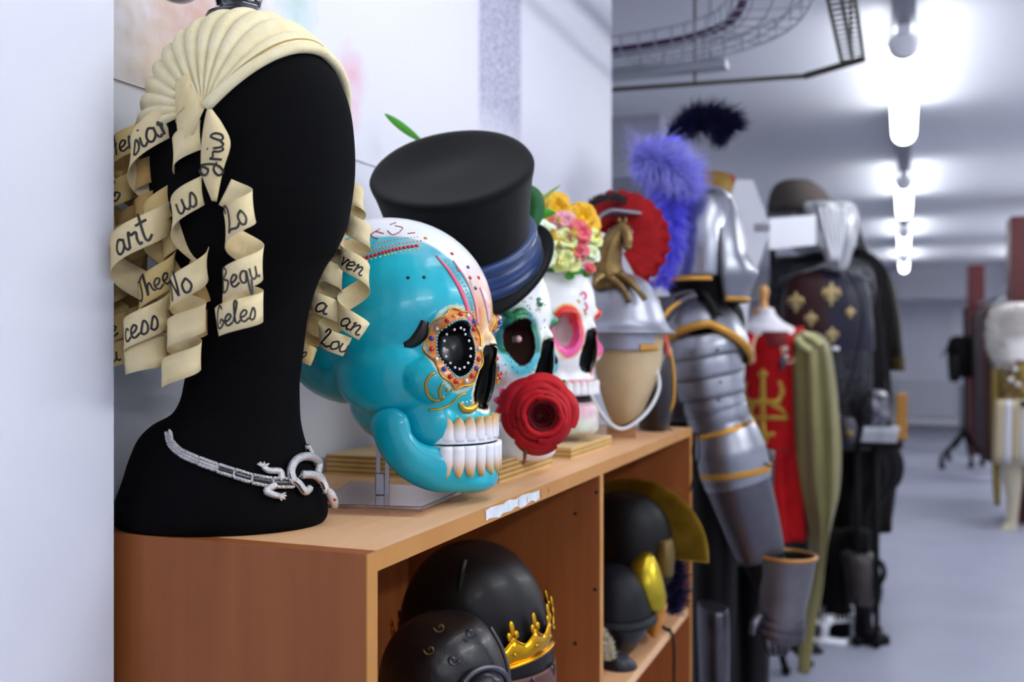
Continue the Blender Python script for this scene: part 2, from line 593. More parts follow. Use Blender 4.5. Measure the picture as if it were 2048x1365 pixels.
for (bx, by, bz), rad, hx, st in blots:
    vm = nt.nodes.new('ShaderNodeVectorMath')
    vm.operation = 'DISTANCE'
    nt.links.new(tc.outputs['Object'], vm.inputs[0])
    vm.inputs[1].default_value = Vector((XW, by, EYE + bz)) - PO
    ad = nt.nodes.new('ShaderNodeMath')
    ad.operation = 'MULTIPLY_ADD'
    nt.links.new(nz.outputs['Fac'], ad.inputs[0])
    ad.inputs[1].default_value = rad * 0.9
    nt.links.new(vm.outputs['Value'], ad.inputs[2])
    mr = nt.nodes.new('ShaderNodeMapRange')
    mr.inputs['From Min'].default_value = rad * 0.5
    mr.inputs['From Max'].default_value = rad * 1.5
    mr.inputs['To Min'].default_value = st
    mr.inputs['To Max'].default_value = 0
    nt.links.new(ad.outputs[0], mr.inputs['Value'])
    mx = nt.nodes.new('ShaderNodeMix')
    mx.data_type = 'RGBA'
    nt.links.new(mr.outputs[0], mx.inputs['Factor'])
    if col_out is None:
        mx.inputs['A'].default_value = (*lin('#dfe0ea'), 1)
    else:
        nt.links.new(col_out, mx.inputs['A'])
    mx.inputs['B'].default_value = (*lin(hx), 1)
    col_out = mx.outputs['Result']
# the speckled grey column of the print
sx = nt.nodes.new('ShaderNodeSeparateXYZ')
nt.links.new(tc.outputs['Object'], sx.inputs[0])
def rng(sock, lo, hi, soft):
    a1 = nt.nodes.new('ShaderNodeMapRange'); a1.inputs['From Min'].default_value = lo - soft; a1.inputs['From Max'].default_value = lo + soft
    a2 = nt.nodes.new('ShaderNodeMapRange'); a2.inputs['From Min'].default_value = hi - soft; a2.inputs['From Max'].default_value = hi + soft
    a2.inputs['To Min'].default_value = 1; a2.inputs['To Max'].default_value = 0
    nt.links.new(sock, a1.inputs['Value']); nt.links.new(sock, a2.inputs['Value'])
    mm = nt.nodes.new('ShaderNodeMath'); mm.operation = 'MULTIPLY'
    nt.links.new(a1.outputs[0], mm.inputs[0]); nt.links.new(a2.outputs[0], mm.inputs[1])
    return mm.outputs[0]
fy = rng(sx.outputs['Y'], 1.77 - PO.y, 1.995 - PO.y, 0.012)
fz = rng(sx.outputs['Z'], 0.16, 2.0, 0.05)
n3 = nt.nodes.new('ShaderNodeTexNoise'); n3.inputs['Scale'].default_value = 130; n3.inputs['Detail'].default_value = 5; n3.inputs['Roughness'].default_value = 0.75
nt.links.new(tc.outputs['Object'], n3.inputs['Vector'])
mr = nt.nodes.new('ShaderNodeMapRange'); mr.inputs['From Min'].default_value = 0.35; mr.inputs['From Max'].default_value = 0.62; mr.inputs['To Min'].default_value = 0.9; mr.inputs['To Max'].default_value = 0.25
nt.links.new(n3.outputs['Fac'], mr.inputs['Value'])
m1 = nt.nodes.new('ShaderNodeMath'); m1.operation = 'MULTIPLY'; nt.links.new(fy, m1.inputs[0]); nt.links.new(fz, m1.inputs[1])
m2 = nt.nodes.new('ShaderNodeMath'); m2.operation = 'MULTIPLY'; nt.links.new(m1.outputs[0], m2.inputs[0]); nt.links.new(mr.outputs[0], m2.inputs[1])
mx = nt.nodes.new('ShaderNodeMix'); mx.data_type = 'RGBA'
nt.links.new(m2.outputs[0], mx.inputs['Factor']); nt.links.new(col_out, mx.inputs['A']); mx.inputs['B'].default_value = (*lin('#74749a'), 1)
nt.links.new(mx.outputs['Result'], b.inputs['Base Color'])
mb = MB().b2((XW, 0.75, EYE + 0.272), (XW + 0.003, 2.65, EYE + 0.99))
o = mb.build('wall_poster', pm, smooth=False)
d = PO - Vector(o.location)
for p in o.data.vertices:
    p.co -= d
o.location = PO
setp(o, 'large faded white poster with pink blotches and a grey column on the wall', 'poster')

# ================================================================ bookcase
bk = thing('bookcase', 'long low beech bookcase along the wall carrying the heads and skulls', 'bookcase', ((BX0 + BX1) / 2, (BY0 + BY1) / 2, 0))
T = 0.018
mb = MB().b2((BX0, BY0 + T, TOP - T), (BX1 - 0.001, BY1 - T, TOP))
mb.build('top_board', M['beech'], bk, smooth=False, bevel=0.0006)
mb = MB().b2((BX1 - 0.001, BY0 + T, TOP - T), (BX1, BY1 - T, TOP))
eb = mb.build('edge_band', M['beech_edge'], bk, smooth=False)
YD = 1.476
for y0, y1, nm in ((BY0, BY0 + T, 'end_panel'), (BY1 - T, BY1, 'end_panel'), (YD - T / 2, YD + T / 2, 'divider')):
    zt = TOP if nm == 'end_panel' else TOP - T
    pn = MB().b2((BX0, y0, 0), (BX1 - 0.001, y1, zt)).build(nm, M['beech_shaded'], bk, smooth=False, bevel=0.0006)
    MB().b2((BX1 - 0.001, y0, 0), (BX1 + 0.0002, y1, zt)).build('edge_band', M['beech_edge'], pn, smooth=False)
SH = EYE - 0.565
for ya, yb in ((BY0 + T, YD - T / 2), (YD + T / 2, BY1 - T)):
    for sz in (SH, SH - 0.385):
        MB().b2((BX0 + 0.006, ya + 0.0005, sz - T), (BX1 - 0.004, yb - 0.0005, sz)).build('shelf', M['beech'], bk, smooth=False, bevel=0.0006)
    MB().b2((BX0, ya + 0.0005, 0.02), (BX0 + 0.006, yb - 0.0005, TOP - T - 0.0005)).build('back_panel', M['beech_shaded'], bk, smooth=False)
    MB().b2((BX0 + 0.006, ya + 0.0005, 0.0), (BX1 - 0.03, yb - 0.0005, 0.06)).build('plinth', M['beech_shaded'], bk, smooth=False)
hm = mat('drilled_hole', '#1a0c06', 0.9)
for u, v in ((1150, 1028), (1193, 985), (1150, 1288), (1190, 1180)):
    p = CAM + ray(u, v) * ((YD - T / 2) / ray(u, v).y)
    MB().lathe([(0.0, 0.0006), (0.0028, 0.0005), (0.0028, 0.0)], p, -Vector((0, 1, 0)), 10).build('pin_hole', hm, bk, label='dark shelf pin hole')
# torn white label on the front edge
sm = mat('torn_white_label', '#e9ecf5', 0.6, col2='#c8d2d4', nscale=60)
mb = MB()
a = PX(972, 1030, BX1)
bb = PX(1076, 1005, BX1)
random.seed(3)
up, dn = [], []
for i in range(15):
    y = a.y + (bb.y - a.y) * i / 14
    up.append(Vector((BX1 + 0.0006, y + random.uniform(-.004, .004), TOP - 0.0008 - random.random() * 0.003)))
    dn.append(Vector((BX1 + 0.0006, y + random.uniform(-.004, .004), TOP - T + 0.001 + random.random() * 0.005)))
mb.grid([dn, up])
mb.build('torn_label', sm, bk, smooth=False, solid=0.0003, label='torn white paper label on the front edge')
pen = mat('grey_pen', '#7c8a94', 0.6)
for y, z0, ln in ((1.12, -0.004, 0.008), (1.15, -0.006, 0.007), (1.20, -0.003, 0.011), (1.23, -0.005, 0.007)):
    pts = [Vector((BX1 + 0.0009, y + 0.0015 * math.sin(i * 2.2), TOP + z0 - ln * i / 4)) for i in range(5)]
    MB().tube(pts, 0.0004, 5).build('pen_mark', pen, bk)

# plywood boards under the white skulls
for nm, y0, y1, x0, x1, th, lab in (('plywood_board', 1.205, 1.415, -0.742, -0.485, 0.028, 'thick plywood board under the white skull with the top hat'),
                                    ('plywood_board', 1.50, 1.735, -0.742, -0.483, 0.018, 'thin plywood board under the white skull with the flower crown')):
    bt = thing(nm, lab, 'board', ((x0 + x1) / 2, (y0 + y1) / 2, TOP))
    nl = int(round(th / 0.0035))
    lm = [mat('ply_layer_light', '#d9b877', 0.65, col2='#c8a564', nscale=30), mat('ply_layer_dark', '#a98548', 0.7, col2='#977339', nscale=30)]
    MB().b2((x0, y0, TOP + th - 0.002), (x1, y1, TOP + th)).build('face_veneer', M['ply'], bt, smooth=False)
    mba, mbb = MB(), MB()
    for i in range(nl):
        q = (th - 0.002) / nl
        (mba if i % 2 == 0 else mbb).b2((x0 + 0.0003, y0 + 0.0003, TOP + i * q), (x1 - 0.0003, y1 - 0.0003, TOP + (i + 1) * q))
    mba.build('light_plies', lm[0], bt, smooth=False)
    mbb.build('dark_plies', lm[1], bt, smooth=False)

# push pin
pp = PZ(283, 1060, TOP)
t = thing('push_pin', 'small metal push pin lying on the bookcase top by the bust', 'pin', pp)
pc = pp + Z * 0.0035
MB().lathe([(0.0035, 0), (0.0035, 0.001), (0.002, 0.0015), (0.002, 0.006), (0.0032, 0.0065), (0.0032, 0.0075), (0, 0.0078)], pc, -R, 12).build('pin_head', M['steel_dark'], t)
MB().tube([pc, pc - R * 0.0075, pc - R * 0.012 - Z * 0.0005], [0.0022, 0.0018, 0.0003], 6).build('pin_point', M['silver'], t)
# ================================================================ black display head
CB = 1.02
KB = CB / FPX
bust_mb = MB()
bust_rows = [(1044.5, 240, 646, 0.080), (1036, 234, 652, 0.084), (1018, 232, 654, 0.086), (990, 242, 649, 0.085), (955, 254, 636, 0.080), (915, 266, 619, 0.073),
             (875, 284, 606, 0.068), (848, 312, 600, 0.064), (828, 348, 598, 0.061), (800, 366, 597, 0.060), (765, 374, 597, 0.059), (730, 380, 601, 0.060),
             (680, 386, 607, 0.062), (640, 390, 612, 0.064), (600, 388, 621, 0.069), (560, 372, 635, 0.079), (530, 356, 649, 0.087), (500, 340, 669, 0.094), (455, 322, 690, 0.101),
             (410, 311, 700, 0.105), (340, 304, 708, 0.107), (270, 304, 706, 0.107), (210, 315, 697, 0.104), (160, 334, 678, 0.097),
             (120, 360, 652, 0.086), (88, 392, 620, 0.070), (64, 428, 582, 0.048), (52, 462, 545, 0.028), (48, 490, 520, 0.012)]
bust_mb.slices(bust_rows, CB, n=64, sub=4)
bust_bvh = bust_mb.bvh()
bc = P(443, 1044, CB)
bust = thing('mannequin_bust', 'faceless black cloth display head on a long neck at the near end of the bookcase', 'mannequin head', (bc.x, bc.y, TOP))
o = bust_mb.build('head_form', M['black_cloth'], bust)

# ---------------------------------------------------------------- ribbed wig cap
HC = P(505, 290, CB)
wig = thing('ribbon_wig', 'cream ribbed wig of curled lettered ribbons worn by the black display head', 'wig', P(505, 290, CB))
fdir = (R * 0.93 - F * 0.37).normalized()
side = Vector((fdir.y, -fdir.x, 0))
if side.dot(F) > 0:
    side = -side
near_pole = (hit(bust_bvh, 412, 222)[0] - HC).normalized()
far_pole = (near_pole - side * (2 * near_pole.dot(side))).normalized()


def cap_pt(phi, psi, lift):
    e = fdir * math.cos(phi) + Z * math.sin(phi)
    c, s_ = math.cos(psi), math.sin(psi)
    d = ((near_pole if c > 0 else far_pole) * abs(c) + e * s_).normalized()
    loc, n, i, ds = bust_bvh.ray_cast(HC, d)
    return loc + d * lift


NR = 13
mb = MB()
rows = []
PH0, PH1 = math.radians(47), math.radians(192)
nph = NR * 8
for i in range(nph + 1):
    t = i / nph
    ph = PH0 + (PH1 - PH0) * t
    rib = abs(math.sin(PI * NR * t))
    rows.append([cap_pt(ph, 0.05 + (PI - 0.1) * j / 48, 0.003 + 0.0058 * rib ** 0.6 * math.sin(0.15 + (PI - 0.3) * j / 48) ** 0.4) for j in range(49)])
mb.grid(rows)
mb.build('cap', M['cream_cap'], wig)
edge = [cap_pt(PH0 - 0.02, 0.02 + (PI - 0.04) * j / 40, 0.005) for j in range(41)]
MB().tube(edge, 0.0052, 10).build('hairline_binding', M['cream_cap'], wig)
edge = [cap_pt(PH0 + 0.055, 0.1 + (PI - 0.2) * j / 40, 0.007) for j in range(41)]
MB().tube(edge, 0.0012, 6).build('stitch_line', mat('brown_thread', '#a98f5c', 0.8), wig)

# ---------------------------------------------------------------- ornament on the crown
op = P(477, 41, CB)
orn = thing('crown_ornament', 'glossy black turned ornament standing on the crown of the cream wig', 'ornament', op)
kb = KB
prof = [(62, 0), (64, 3), (62, 8), (55, 12), (47, 18), (44, 26), (46, 40), (52, 60), (56, 80), (50, 100), (30, 120), (8, 128)]
MB().lathe([(r * kb, h * kb) for r, h in prof], op, Z, 40, sq=1.0).build('turned_stem', M['lacquer'], orn)
bp_ = P(356, -36, CB)
MB().ell(bp_, (R * 0.025, F * 0.025, Z * 0.021), 24, 14).build('side_ball', M['lacquer'], orn)
MB().tube(catmull([op + Z * 0.035, P(430, -70, CB), P(390, -75, CB), bp_], 6), 0.006, 8).build('side_arm', M['lacquer'], orn)

# ---------------------------------------------------------------- lettered ribbons
GLY = {
    'a': ([[(.8, .8), (.4, 1), (.05, .6), (.1, .15), (.4, 0), (.75, .35), (.8, .9), (.8, .3), (1.0, 0), (1.2, .15)]], 1.15),
    'e': ([[(0, .4), (.5, .5), (.75, .8), (.5, 1), (.15, .75), (.1, .3), (.4, 0), (.9, .2)]], .95),
    'r': ([[(0, 0), (.15, .9), (.25, 1.1), (.35, .85), (.75, .9), (.7, .4), (.8, 0), (1.0, .1)]], .95),
    's': ([[(0, .1), (.5, 1.0), (.75, .6), (.6, .1), (.25, -.02), (.1, .15)]], .9),
    'i': ([[(.1, .9), (.1, .3), (.3, 0), (.6, .2)], [(.15, 1.4), (.2, 1.5)]], .6),
    'n': ([[(0, .8), (.15, 1), (.2, 0), (.25, .6), (.55, 1), (.75, .8), (.75, .2), (.95, 0), (1.15, .2)]], 1.1),
    'H': ([[(.1, 2), (.05, 0)], [(.9, 2), (.85, 0)], [(-.1, 1), (1.1, 1.05)]], 1.25),
    'I': ([[(1.0, 1.7), (.5, 1.9), (.05, 1.4), (.5, 1.1), (1.05, 1.9), (.85, .4), (.3, -.2), (0, .2), (.5, .6), (1.1, .4)]], 1.25),
    'C': ([[(.9, 1.6), (.7, 2), (.3, 1.7), (.05, .9), (.2, .2), (.6, 0), (1.05, .45), (.7, .75), (.5, .4)]], 1.15),
    't': ([[(.35, 2), (.3, .4), (.5, 0), (.9, .3)], [(-.1, 1.3), (.8, 1.4)]], .85),
    'T': ([[(-.1, 1.6), (.1, 2), (.6, 1.8), (1.2, 2)], [(.65, 1.85), (.5, .3), (.2, 0), (-.1, .3)]], 1.1),
    'h': ([[(.1, 0), (.3, 1.6), (.4, 2), (.2, 1.8), (.1, 0), (.35, .8), (.65, 1), (.75, .3), (1, .05)]], .95),
    'u': ([[(.05, 1), (.05, .3), (.3, 0), (.65, .3), (.7, 1), (.7, .25), (.95, 0), (1.1, .15)]], 1.1),
    'L': ([[(.1, 1.5), (.3, 2), (.6, 1.7), (.3, .7), (0, .05), (.3, .15), (.9, 0), (1.2, .25)]], 1.2),
    'o': ([[(.5, 1), (.1, .7), (.15, .1), (.5, 0), (.8, .4), (.6, .95), (.45, 1)]], .95),
    'B': ([[(.15, 2), (.05, 0)], [(-.1, 1.7), (.5, 2.05), (.95, 1.6), (.4, 1.1), (1.0, .7), (.6, 0), (-.1, .1)]], 1.25),
    'q': ([[(.75, .9), (.4, 1), (.1, .6), (.2, .1), (.55, .1), (.78, .9), (.7, -.9), (.85, -1.0), (1.1, .1)]], 1.1),
    'l': ([[(0, .2), (.5, 1.7), (.35, 2), (.2, 1.6), (.2, .3), (.4, 0), (.7, .2)]], .65),
    'v': ([[(0, .9), (.2, .9), (.35, 0), (.75, .95), (1, .85)]], .95),
    'N': ([[(.1, 0), (.15, 1.9)], [(.15, 1.9), (.9, .05)], [(.9, .05), (1.0, 2)]], 1.3),
    'c': ([[(.7, .8), (.4, 1), (.1, .6), (.2, .1), (.5, 0), (.85, .2)]], .85),
}


def lerp_nodes(nodes, k):
    n = len(nodes)
    i = min(max(int(math.floor(k)), 0), n - 2)
    t = k - i
    p1, p2 = nodes[i], nodes[i + 1]
    p0 = nodes[i - 1] if i > 0 else tuple(2 * a - b for a, b in zip(p1, p2))
    p3 = nodes[i + 2] if i + 2 < n else tuple(2 * b - a for a, b in zip(p1, p2))
    if t < 0 or t > 1:
        return tuple(a + (b - a) * t for a, b in zip(p1, p2))
    return tuple(0.5 * ((2 * b) + (c - a) * t + (2 * a - 5 * b + 4 * c - d) * t * t + (3 * b - a - 3 * c + d) * t ** 3) for a, b, c, d in zip(p0, p1, p2, p3))


def ribbon(nodes, w, k0, k1, chir=1, words=(), m=None, label=None, ss=13):
    """nodes: (u, v, r, c), one per turn, at the point of the curl that faces the room"""
    def pos(th):
        u, v, r, c = lerp_nodes(nodes, (th - PI / 2) / (2 * PI))
        r = max(r, 8)
        return P(u + chir * r * math.cos(th), v, c) - F * (r * KB * math.sin(th)), c

    def frame(th):
        p, c = pos(th)
        t = (pos(th + 0.05)[0] - pos(th - 0.05)[0]).normalized()
        n = R * (chir * math.cos(th)) - F * math.sin(th)
        n = (n - t * n.dot(t)).normalized()
        b = n.cross(t).normalized()
        if b.z < 0:
            b = -b
        return p, n, b

    a0, a1 = PI / 2 + 2 * PI * k0, PI / 2 + 2 * PI * k1
    steps = max(8, int((a1 - a0) / 0.14))
    rows = []
    for i in range(steps + 1):
        th = a0 + (a1 - a0) * i / steps
        p, n, b = frame(th)
        ww = w * KB
        rows.append([p + b * ww * (j / 3 - 0.5) for j in range(4)])
    # pointed swallow end
    last = rows[-1]
    rows[-1] = [last[j] + (last[j] - rows[-2][j]) * (0.2 + 1.2 * j / 3) for j in range(4)]
    o = MB().grid(rows).build('ribbon', m or M['cream'], wig, solid=0.0005, label=label)
    for k, word, size in words:
        mbt = MB()
        thc = PI / 2 + 2 * PI * k
        adv = sum(GLY[ch][1] for ch in word)
        e = (lerp_nodes(nodes, k + 0.08)[1] - lerp_nodes(nodes, k - 0.08)[1]) / (0.16 * 2 * PI)
        ds = math.hypot(lerp_nodes(nodes, k)[2], e)
        x0 = -adv / 2
        for ch in word:
            strokes, ad = GLY[ch]
            for st in strokes:
                pts = catmull([Vector((q[0] + 0.18 * q[1], q[1], 0)) for q in st], 5)
                L, Rr = [], []
                for i, q in enumerate(pts):
                    tg = (pts[min(i + 1, len(pts) - 1)] - pts[max(i - 1, 0)])
                    tg = tg.normalized() if tg.length > 1e-6 else Vector((1, 0, 0))
                    nn = Vector((-tg.y, tg.x, 0)) * 0.095
                    for lst, sg in ((L, 1), (Rr, -1)):
                        qq = q + nn * sg
                        tx, ty = (x0 + qq.x) * size, (qq.y - 0.75) * size
                        th = thc - chir * tx / ds
                        p, n, b = frame(th)
                        lst.append(p + b * (ty * KB) + n * 0.0006)
                mbt.grid([L, Rr])
            x0 += ad
        mbt.build('lettering', M['ink'], o, smooth=False, label='handwritten black letters reading %s' % word, solid=0.0002)
    return o


# near bunch, left of the neck
tan = mat('tan_ribbon_back', '#c9a66c', 0.78, col2='#b99459', nscale=25, bump=0.12, bscale=500, spec=0.2)
tan2 = mat('straw_ribbon', '#dcc287', 0.76, col2='#cdb070', nscale=25, bump=0.12, bscale=500, spec=0.2)
ribbon([(325, 300, 30, .985), (330, 440, 32, .985), (330, 580, 32, .985), (345, 690, 30, .985)], 50, -0.6, 3.1, m=tan)
ribbon([(262, 330, 26, 1.0), (265, 450, 28, 1.0), (262, 560, 30, 1.0), (262, 650, 30, 1.0)], 48, -0.5, 3.2, m=tan)
ribbon([(408, 300, 24, .955), (404, 410, 27, .955), (408, 505, 27, .955), (398, 590, 27, .965), (385, 660, 27, .965)], 46, -0.4, 4.0, m=tan)
ribbon([(352, 350, 24, .955), (352, 480, 24, .955), (352, 590, 24, .955)], 44, -0.3, 2.2, m=tan2)
ribbon([(258, 292, 28, .97), (237, 392, 26, .98), (224, 492, 26, .985), (228, 585, 26, .985), (226, 662, 28, .98), (228, 712, 28, .98)], 46, -0.35, 5.1,
       words=((0.03, 'Her', 19), (1.0, 'C', 19), (2.0, 'rt', 19), (4.0, 've', 19), (5.0, 'Lu', 18)), m=tan2)
ribbon([(322, 425, 27, .945), (314, 572, 30, .945), (300, 690, 30, .95)], 50, -0.5, 1.7, words=((1.0, 'Thee', 19),), m=tan2)
ribbon([(318, 272, 42, .945), (282, 482, 56, .94), (292, 655, 42, .94), (292, 712, 40, .945)], 54, -0.3, 3.15,
       words=((0.02, 'sian', 24), (1.0, 'art', 25), (2.0, 'cess', 22)))
ribbon([(376, 190, 18, .92), (382, 290, 32, .925), (380, 407, 32, .925), (378, 570, 33, .925), (373, 655, 34, .93), (362, 735, 34, .935)], 48, -0.2, 5.2,
       words=((2.0, 'us', 23), (3.05, 'No', 23)))
ribbon([(402, 150, 12, .91), (432, 330, 20, .90), (485, 438, 34, .893), (486, 556, 36, .893), (481, 633, 44, .895)], 52, 1.42, 4.14,
       words=((2.03, 'Lo', 23), (3.0, 'Bequ', 20), (4.0, 'Celes', 19)))
ribbon([(372, 262, 20, .945), (366, 330, 22, .945), (372, 420, 22, .945)], 42, -0.4, 1.6, m=tan)
ribbon([(292, 350, 22, .965), (296, 420, 24, .965), (300, 520, 24, .965)], 46, -0.3, 1.8, m=tan)
# open strips by the temple, given by their two edges
def flat_ribbon(left, right, m, word=None, size=18, at=0.5, bow=0.006, flip=False):
    L = catmull([P(*p) for p in left], 8)
    Q = catmull([P(*p) for p in right], 8)
    mid = [(a + b) / 2 - F * bow for a, b in zip(L, Q)]
    o = MB().grid([L, mid, Q]).build('ribbon', m, wig, solid=0.0006)
    if word:
        o['label'] = 'strip lettered %s' % word
        ln = [0.0]
        for a, b in zip(mid, mid[1:]):
            ln.append(ln[-1] + (b - a).length)
        tot = ln[-1]
        mbt = MB()
        adv = sum(GLY[ch][1] for ch in word)
        x0 = -adv / 2

        def mp(tx, ty):
            s_ = min(max(at * tot + (-tx if flip else tx) * KB, 0), tot)
            i = min(max(j for j in range(len(ln)) if ln[j] <= s_), len(ln) - 2)
            t = (s_ - ln[i]) / (ln[i + 1] - ln[i])
            p = mid[i].lerp(mid[i + 1], t)
            e = (Q[i].lerp(Q[i + 1], t) - L[i].lerp(L[i + 1], t)).normalized()
            y = (-ty if not flip else ty) * KB
            return p + (-e if flip else e) * y * (1 if not flip else 1) - F * (0.0007 - bow * 0 - 0) + F * (bow * min(1, abs(y) / (23 * KB)) * .9)
        for ch in word:
            strokes, ad = GLY[ch]
            for st in strokes:
                pts = catmull([Vector((q[0] + 0.18 * q[1], q[1], 0)) for q in st], 5)
                A, B = [], []
                for i, q in enumerate(pts):
                    tg = (pts[min(i + 1, len(pts) - 1)] - pts[max(i - 1, 0)])
                    tg = tg.normalized() if tg.length > 1e-6 else Vector((1, 0, 0))
                    nn = Vector((-tg.y, tg.x, 0)) * 0.095
                    for lst, sg in ((A, 1), (B, -1)):
                        qq = q + nn * sg
                        lst.append(mp((x0 + qq.x) * size, (qq.y - 0.75) * size))
                mbt.grid([A, B])
            x0 += ad
        mbt.build('lettering', M['ink'], o, smooth=False, label='handwritten black letters reading %s' % word, solid=0.0002)


flat_ribbon([(352, 156, .925), (350, 190, .918), (352, 225, .914), (356, 270, .914), (362, 310, .92)], [(392, 150, .922), (402, 176, .914), (412, 205, .908), (402, 232, .906), (374, 300, .915)], M['cream'], bow=.005)
flat_ribbon([(362, 300, .922), (366, 330, .926), (374, 352, .93), (384, 372, .935)], [(372, 262, .92), (388, 300, .924), (398, 330, .928), (404, 352, .932)], tan, bow=-.004)
flat_ribbon([(413, 222, .906), (406, 262, .902), (402, 310, .90), (405, 352, .90), (424, 402, .905)], [(424, 219, .906), (446, 250, .900), (461, 288, .898), (446, 342, .90), (433, 404, .905)], M['cream'], 'Iris', 21, .52, .003, flip=True)
flat_ribbon([(336, 205, .955), (322, 214, .96), (305, 228, .968), (288, 250, .975)], [(350, 240, .95), (336, 250, .955), (318, 262, .962), (304, 282, .97)], tan2, bow=.004)
flat_ribbon([(280, 232, .985), (266, 256, .99), (256, 290, .99)], [(318, 236, .98), (300, 262, .985), (286, 292, .985)], tan, bow=.004)
flat_ribbon([(398, 455, .955), (392, 500, .955), (402, 545, .955), (398, 590, .955)], [(428, 470, .955), (432, 520, .952), (420, 560, .955), (410, 596, .955)], tan, bow=-.003)

# far bunch, right of the neck
ribbon([(655, 490, 24, 1.085), (640, 590, 26, 1.085), (628, 650, 24, 1.085), (612, 706, 24, 1.08)], 40, -0.2, 3.15, chir=-1, words=((3.0, 's', 15), ), m=tan2)
ribbon([(668, 470, 22, 1.06), (660, 545, 26, 1.06), (650, 612, 28, 1.06), (675, 686, 30, 1.055)], 42, -0.4, 3.1, chir=-1,
       words=((2.0, 'a', 21), (3.0, 'Lou', 18)))
ribbon([(702, 385, 18, 1.075), (716, 460, 22, 1.065), (708, 530, 29, 1.055), (708, 648, 31, 1.055)], 44, -0.5, 3.12, chir=-1,
       words=((2.0, 'ven', 18), (3.0, 'an', 20)))

# ---------------------------------------------------------------- lizard necklace
nk = thing('lizard_necklace', 'silver jewelled lizard necklace lying round the base of the black display head', 'necklace', P(500, 955, 0.96))
lastc = [0.95]


def drape(u, v, off=0.003):
    h = hit(bust_bvh, u, v)
    if h:
        lastc[0] = (h[0] - CAM).dot(F)
        return h[0] + h[1] * off, h[1]
    return P(u, v, lastc[0]) - F * off, (R * 0.5 - F).normalized()


stone = mat('black_stone', '#08080c', 0.1, coat=1)
red = mat('red_stone', '#a0101c', 0.1, coat=1)
chain = catmull([Vector((u, v, 0)) for u, v in ((341, 868), (346, 888), (366, 907), (400, 923), (438, 938), (470, 949), (505, 960), (545, 967), (582, 968))], 10)
acc, nl = [], 8
for i in range(nl):
    seg = chain[int(len(chain) * i / nl):int(len(chain) * (i + 1) / nl)]
    pts = [drape(q.x, q.y) for q in seg]
    mb, mi = MB(), MB()
    wv = 0.0022 + 0.0022 * i / nl
    ups, dns, mids = [], [], []
    for j, (p, n) in enumerate(pts):
        t = (pts[min(j + 1, len(pts) - 1)][0] - pts[max(j - 1, 0)][0]).normalized()
        b = n.cross(t).normalized()
        ups.append(p + b * wv); dns.append(p - b * wv); mids.append(p + n * 0.0003)
    mb.tube(ups, 0.0019, 8)
    mb.tube(dns, 0.0019, 8)
    for line in (ups, dns):
        for q in line[::2]:
            mb.ball(q + pts[0][1] * 0.0017, 0.0014, 6, 5)
    mb.tube([ups[0], mids[0], dns[0]], 0.0013, 6)
    mb.tube([ups[-1], mids[-1], dns[-1]], 0.0013, 6)
    lk = mb.build('chain_link', M['silver'], nk)
    mi.tube(mids, wv * 0.6, 6)
    mi.build('link_inlay', stone if i > 3 else M['silver'], lk)


def body(pix, rad, name, off=0.004, inlay=True):
    pts = [drape(u, v, off)[0] for u, v in pix]
    pts = catmull(pts, 6)
    mb = MB().tube(pts, rad, 10)
    for i in range(0, len(pts), 1):
        d = Vector((random.uniform(-1, 1), random.uniform(-1, 0), random.uniform(-1, 1))).normalized()
        mb.ball(pts[i] + d * 0.0034, 0.0011, 6, 4)
    o = mb.build(name, M['silver'], nk)
    if inlay:
        MB().tube([p - F * 0.0034 for p in pts[2:-2]], 0.0014, 6).build('inlay', stone, o)
    return pts


body([(580, 968), (575, 945), (584, 924), (605, 917), (626, 929), (637, 946)], 0.0045, 'coiled_body', 0.006)
body([(578, 962), (590, 970), (603, 986), (612, 980)], 0.0042, 'lower_coil', 0.005)
body([(592, 956), (612, 958), (628, 972), (636, 990)], 0.0042, 'crossed_body', 0.010)
body([(607, 895), (614, 908), (624, 924)], 0.0036, 'far_chain', 0.004)
for (u, v), (u2, v2) in (((637, 946), (652, 962)), ((636, 990), (645, 1014))):
    a, b = drape(u, v, 0.013)[0], drape(u2, v2, 0.013)[0]
    d = (b - a).normalized()
    s1 = d.cross(F).normalized()
    hd = MB().ell((a + b) / 2, (s1 * 0.0052, F * 0.0048, (b - a) * 0.75), 14, 10)
    hd.tube([a.lerp(b, 0.7), b + d * 0.004], [0.0042, 0.0014], 8)
    h = hd.build('lizard_head', M['silver'], nk)
    e = MB()
    for sg in (-1, 1):
        e.ball((a + b) / 2 + d * 0.002 + s1 * 0.003 * sg - F * 0.0045, 0.0016, 8, 6)
    e.build('eye', red, h)
for pix, fing in (([(560, 962), (556, 946), (535, 944), (524, 936)], [(512, 930), (517, 926), (526, 926), (535, 930)]),
                  ([(548, 972), (530, 984), (545, 992), (556, 994)], [(567, 988), (568, 994), (566, 1000), (560, 1003)])):
    pts = catmull([drape(u, v, 0.004)[0] for u, v in pix], 5)
    mb = MB().tube(pts, [0.0040, 0.0036, 0.0034, 0.003], 8)
    for f in fing:
        mb.tube([pts[-1], drape(*f, 0.004)[0]], [0.0017, 0.0012], 6)
    for q in pts:
        mb.ball(q - F * 0.003, 0.0012, 6, 4)
    mb.build('lizard_leg', M['silver'], nk)
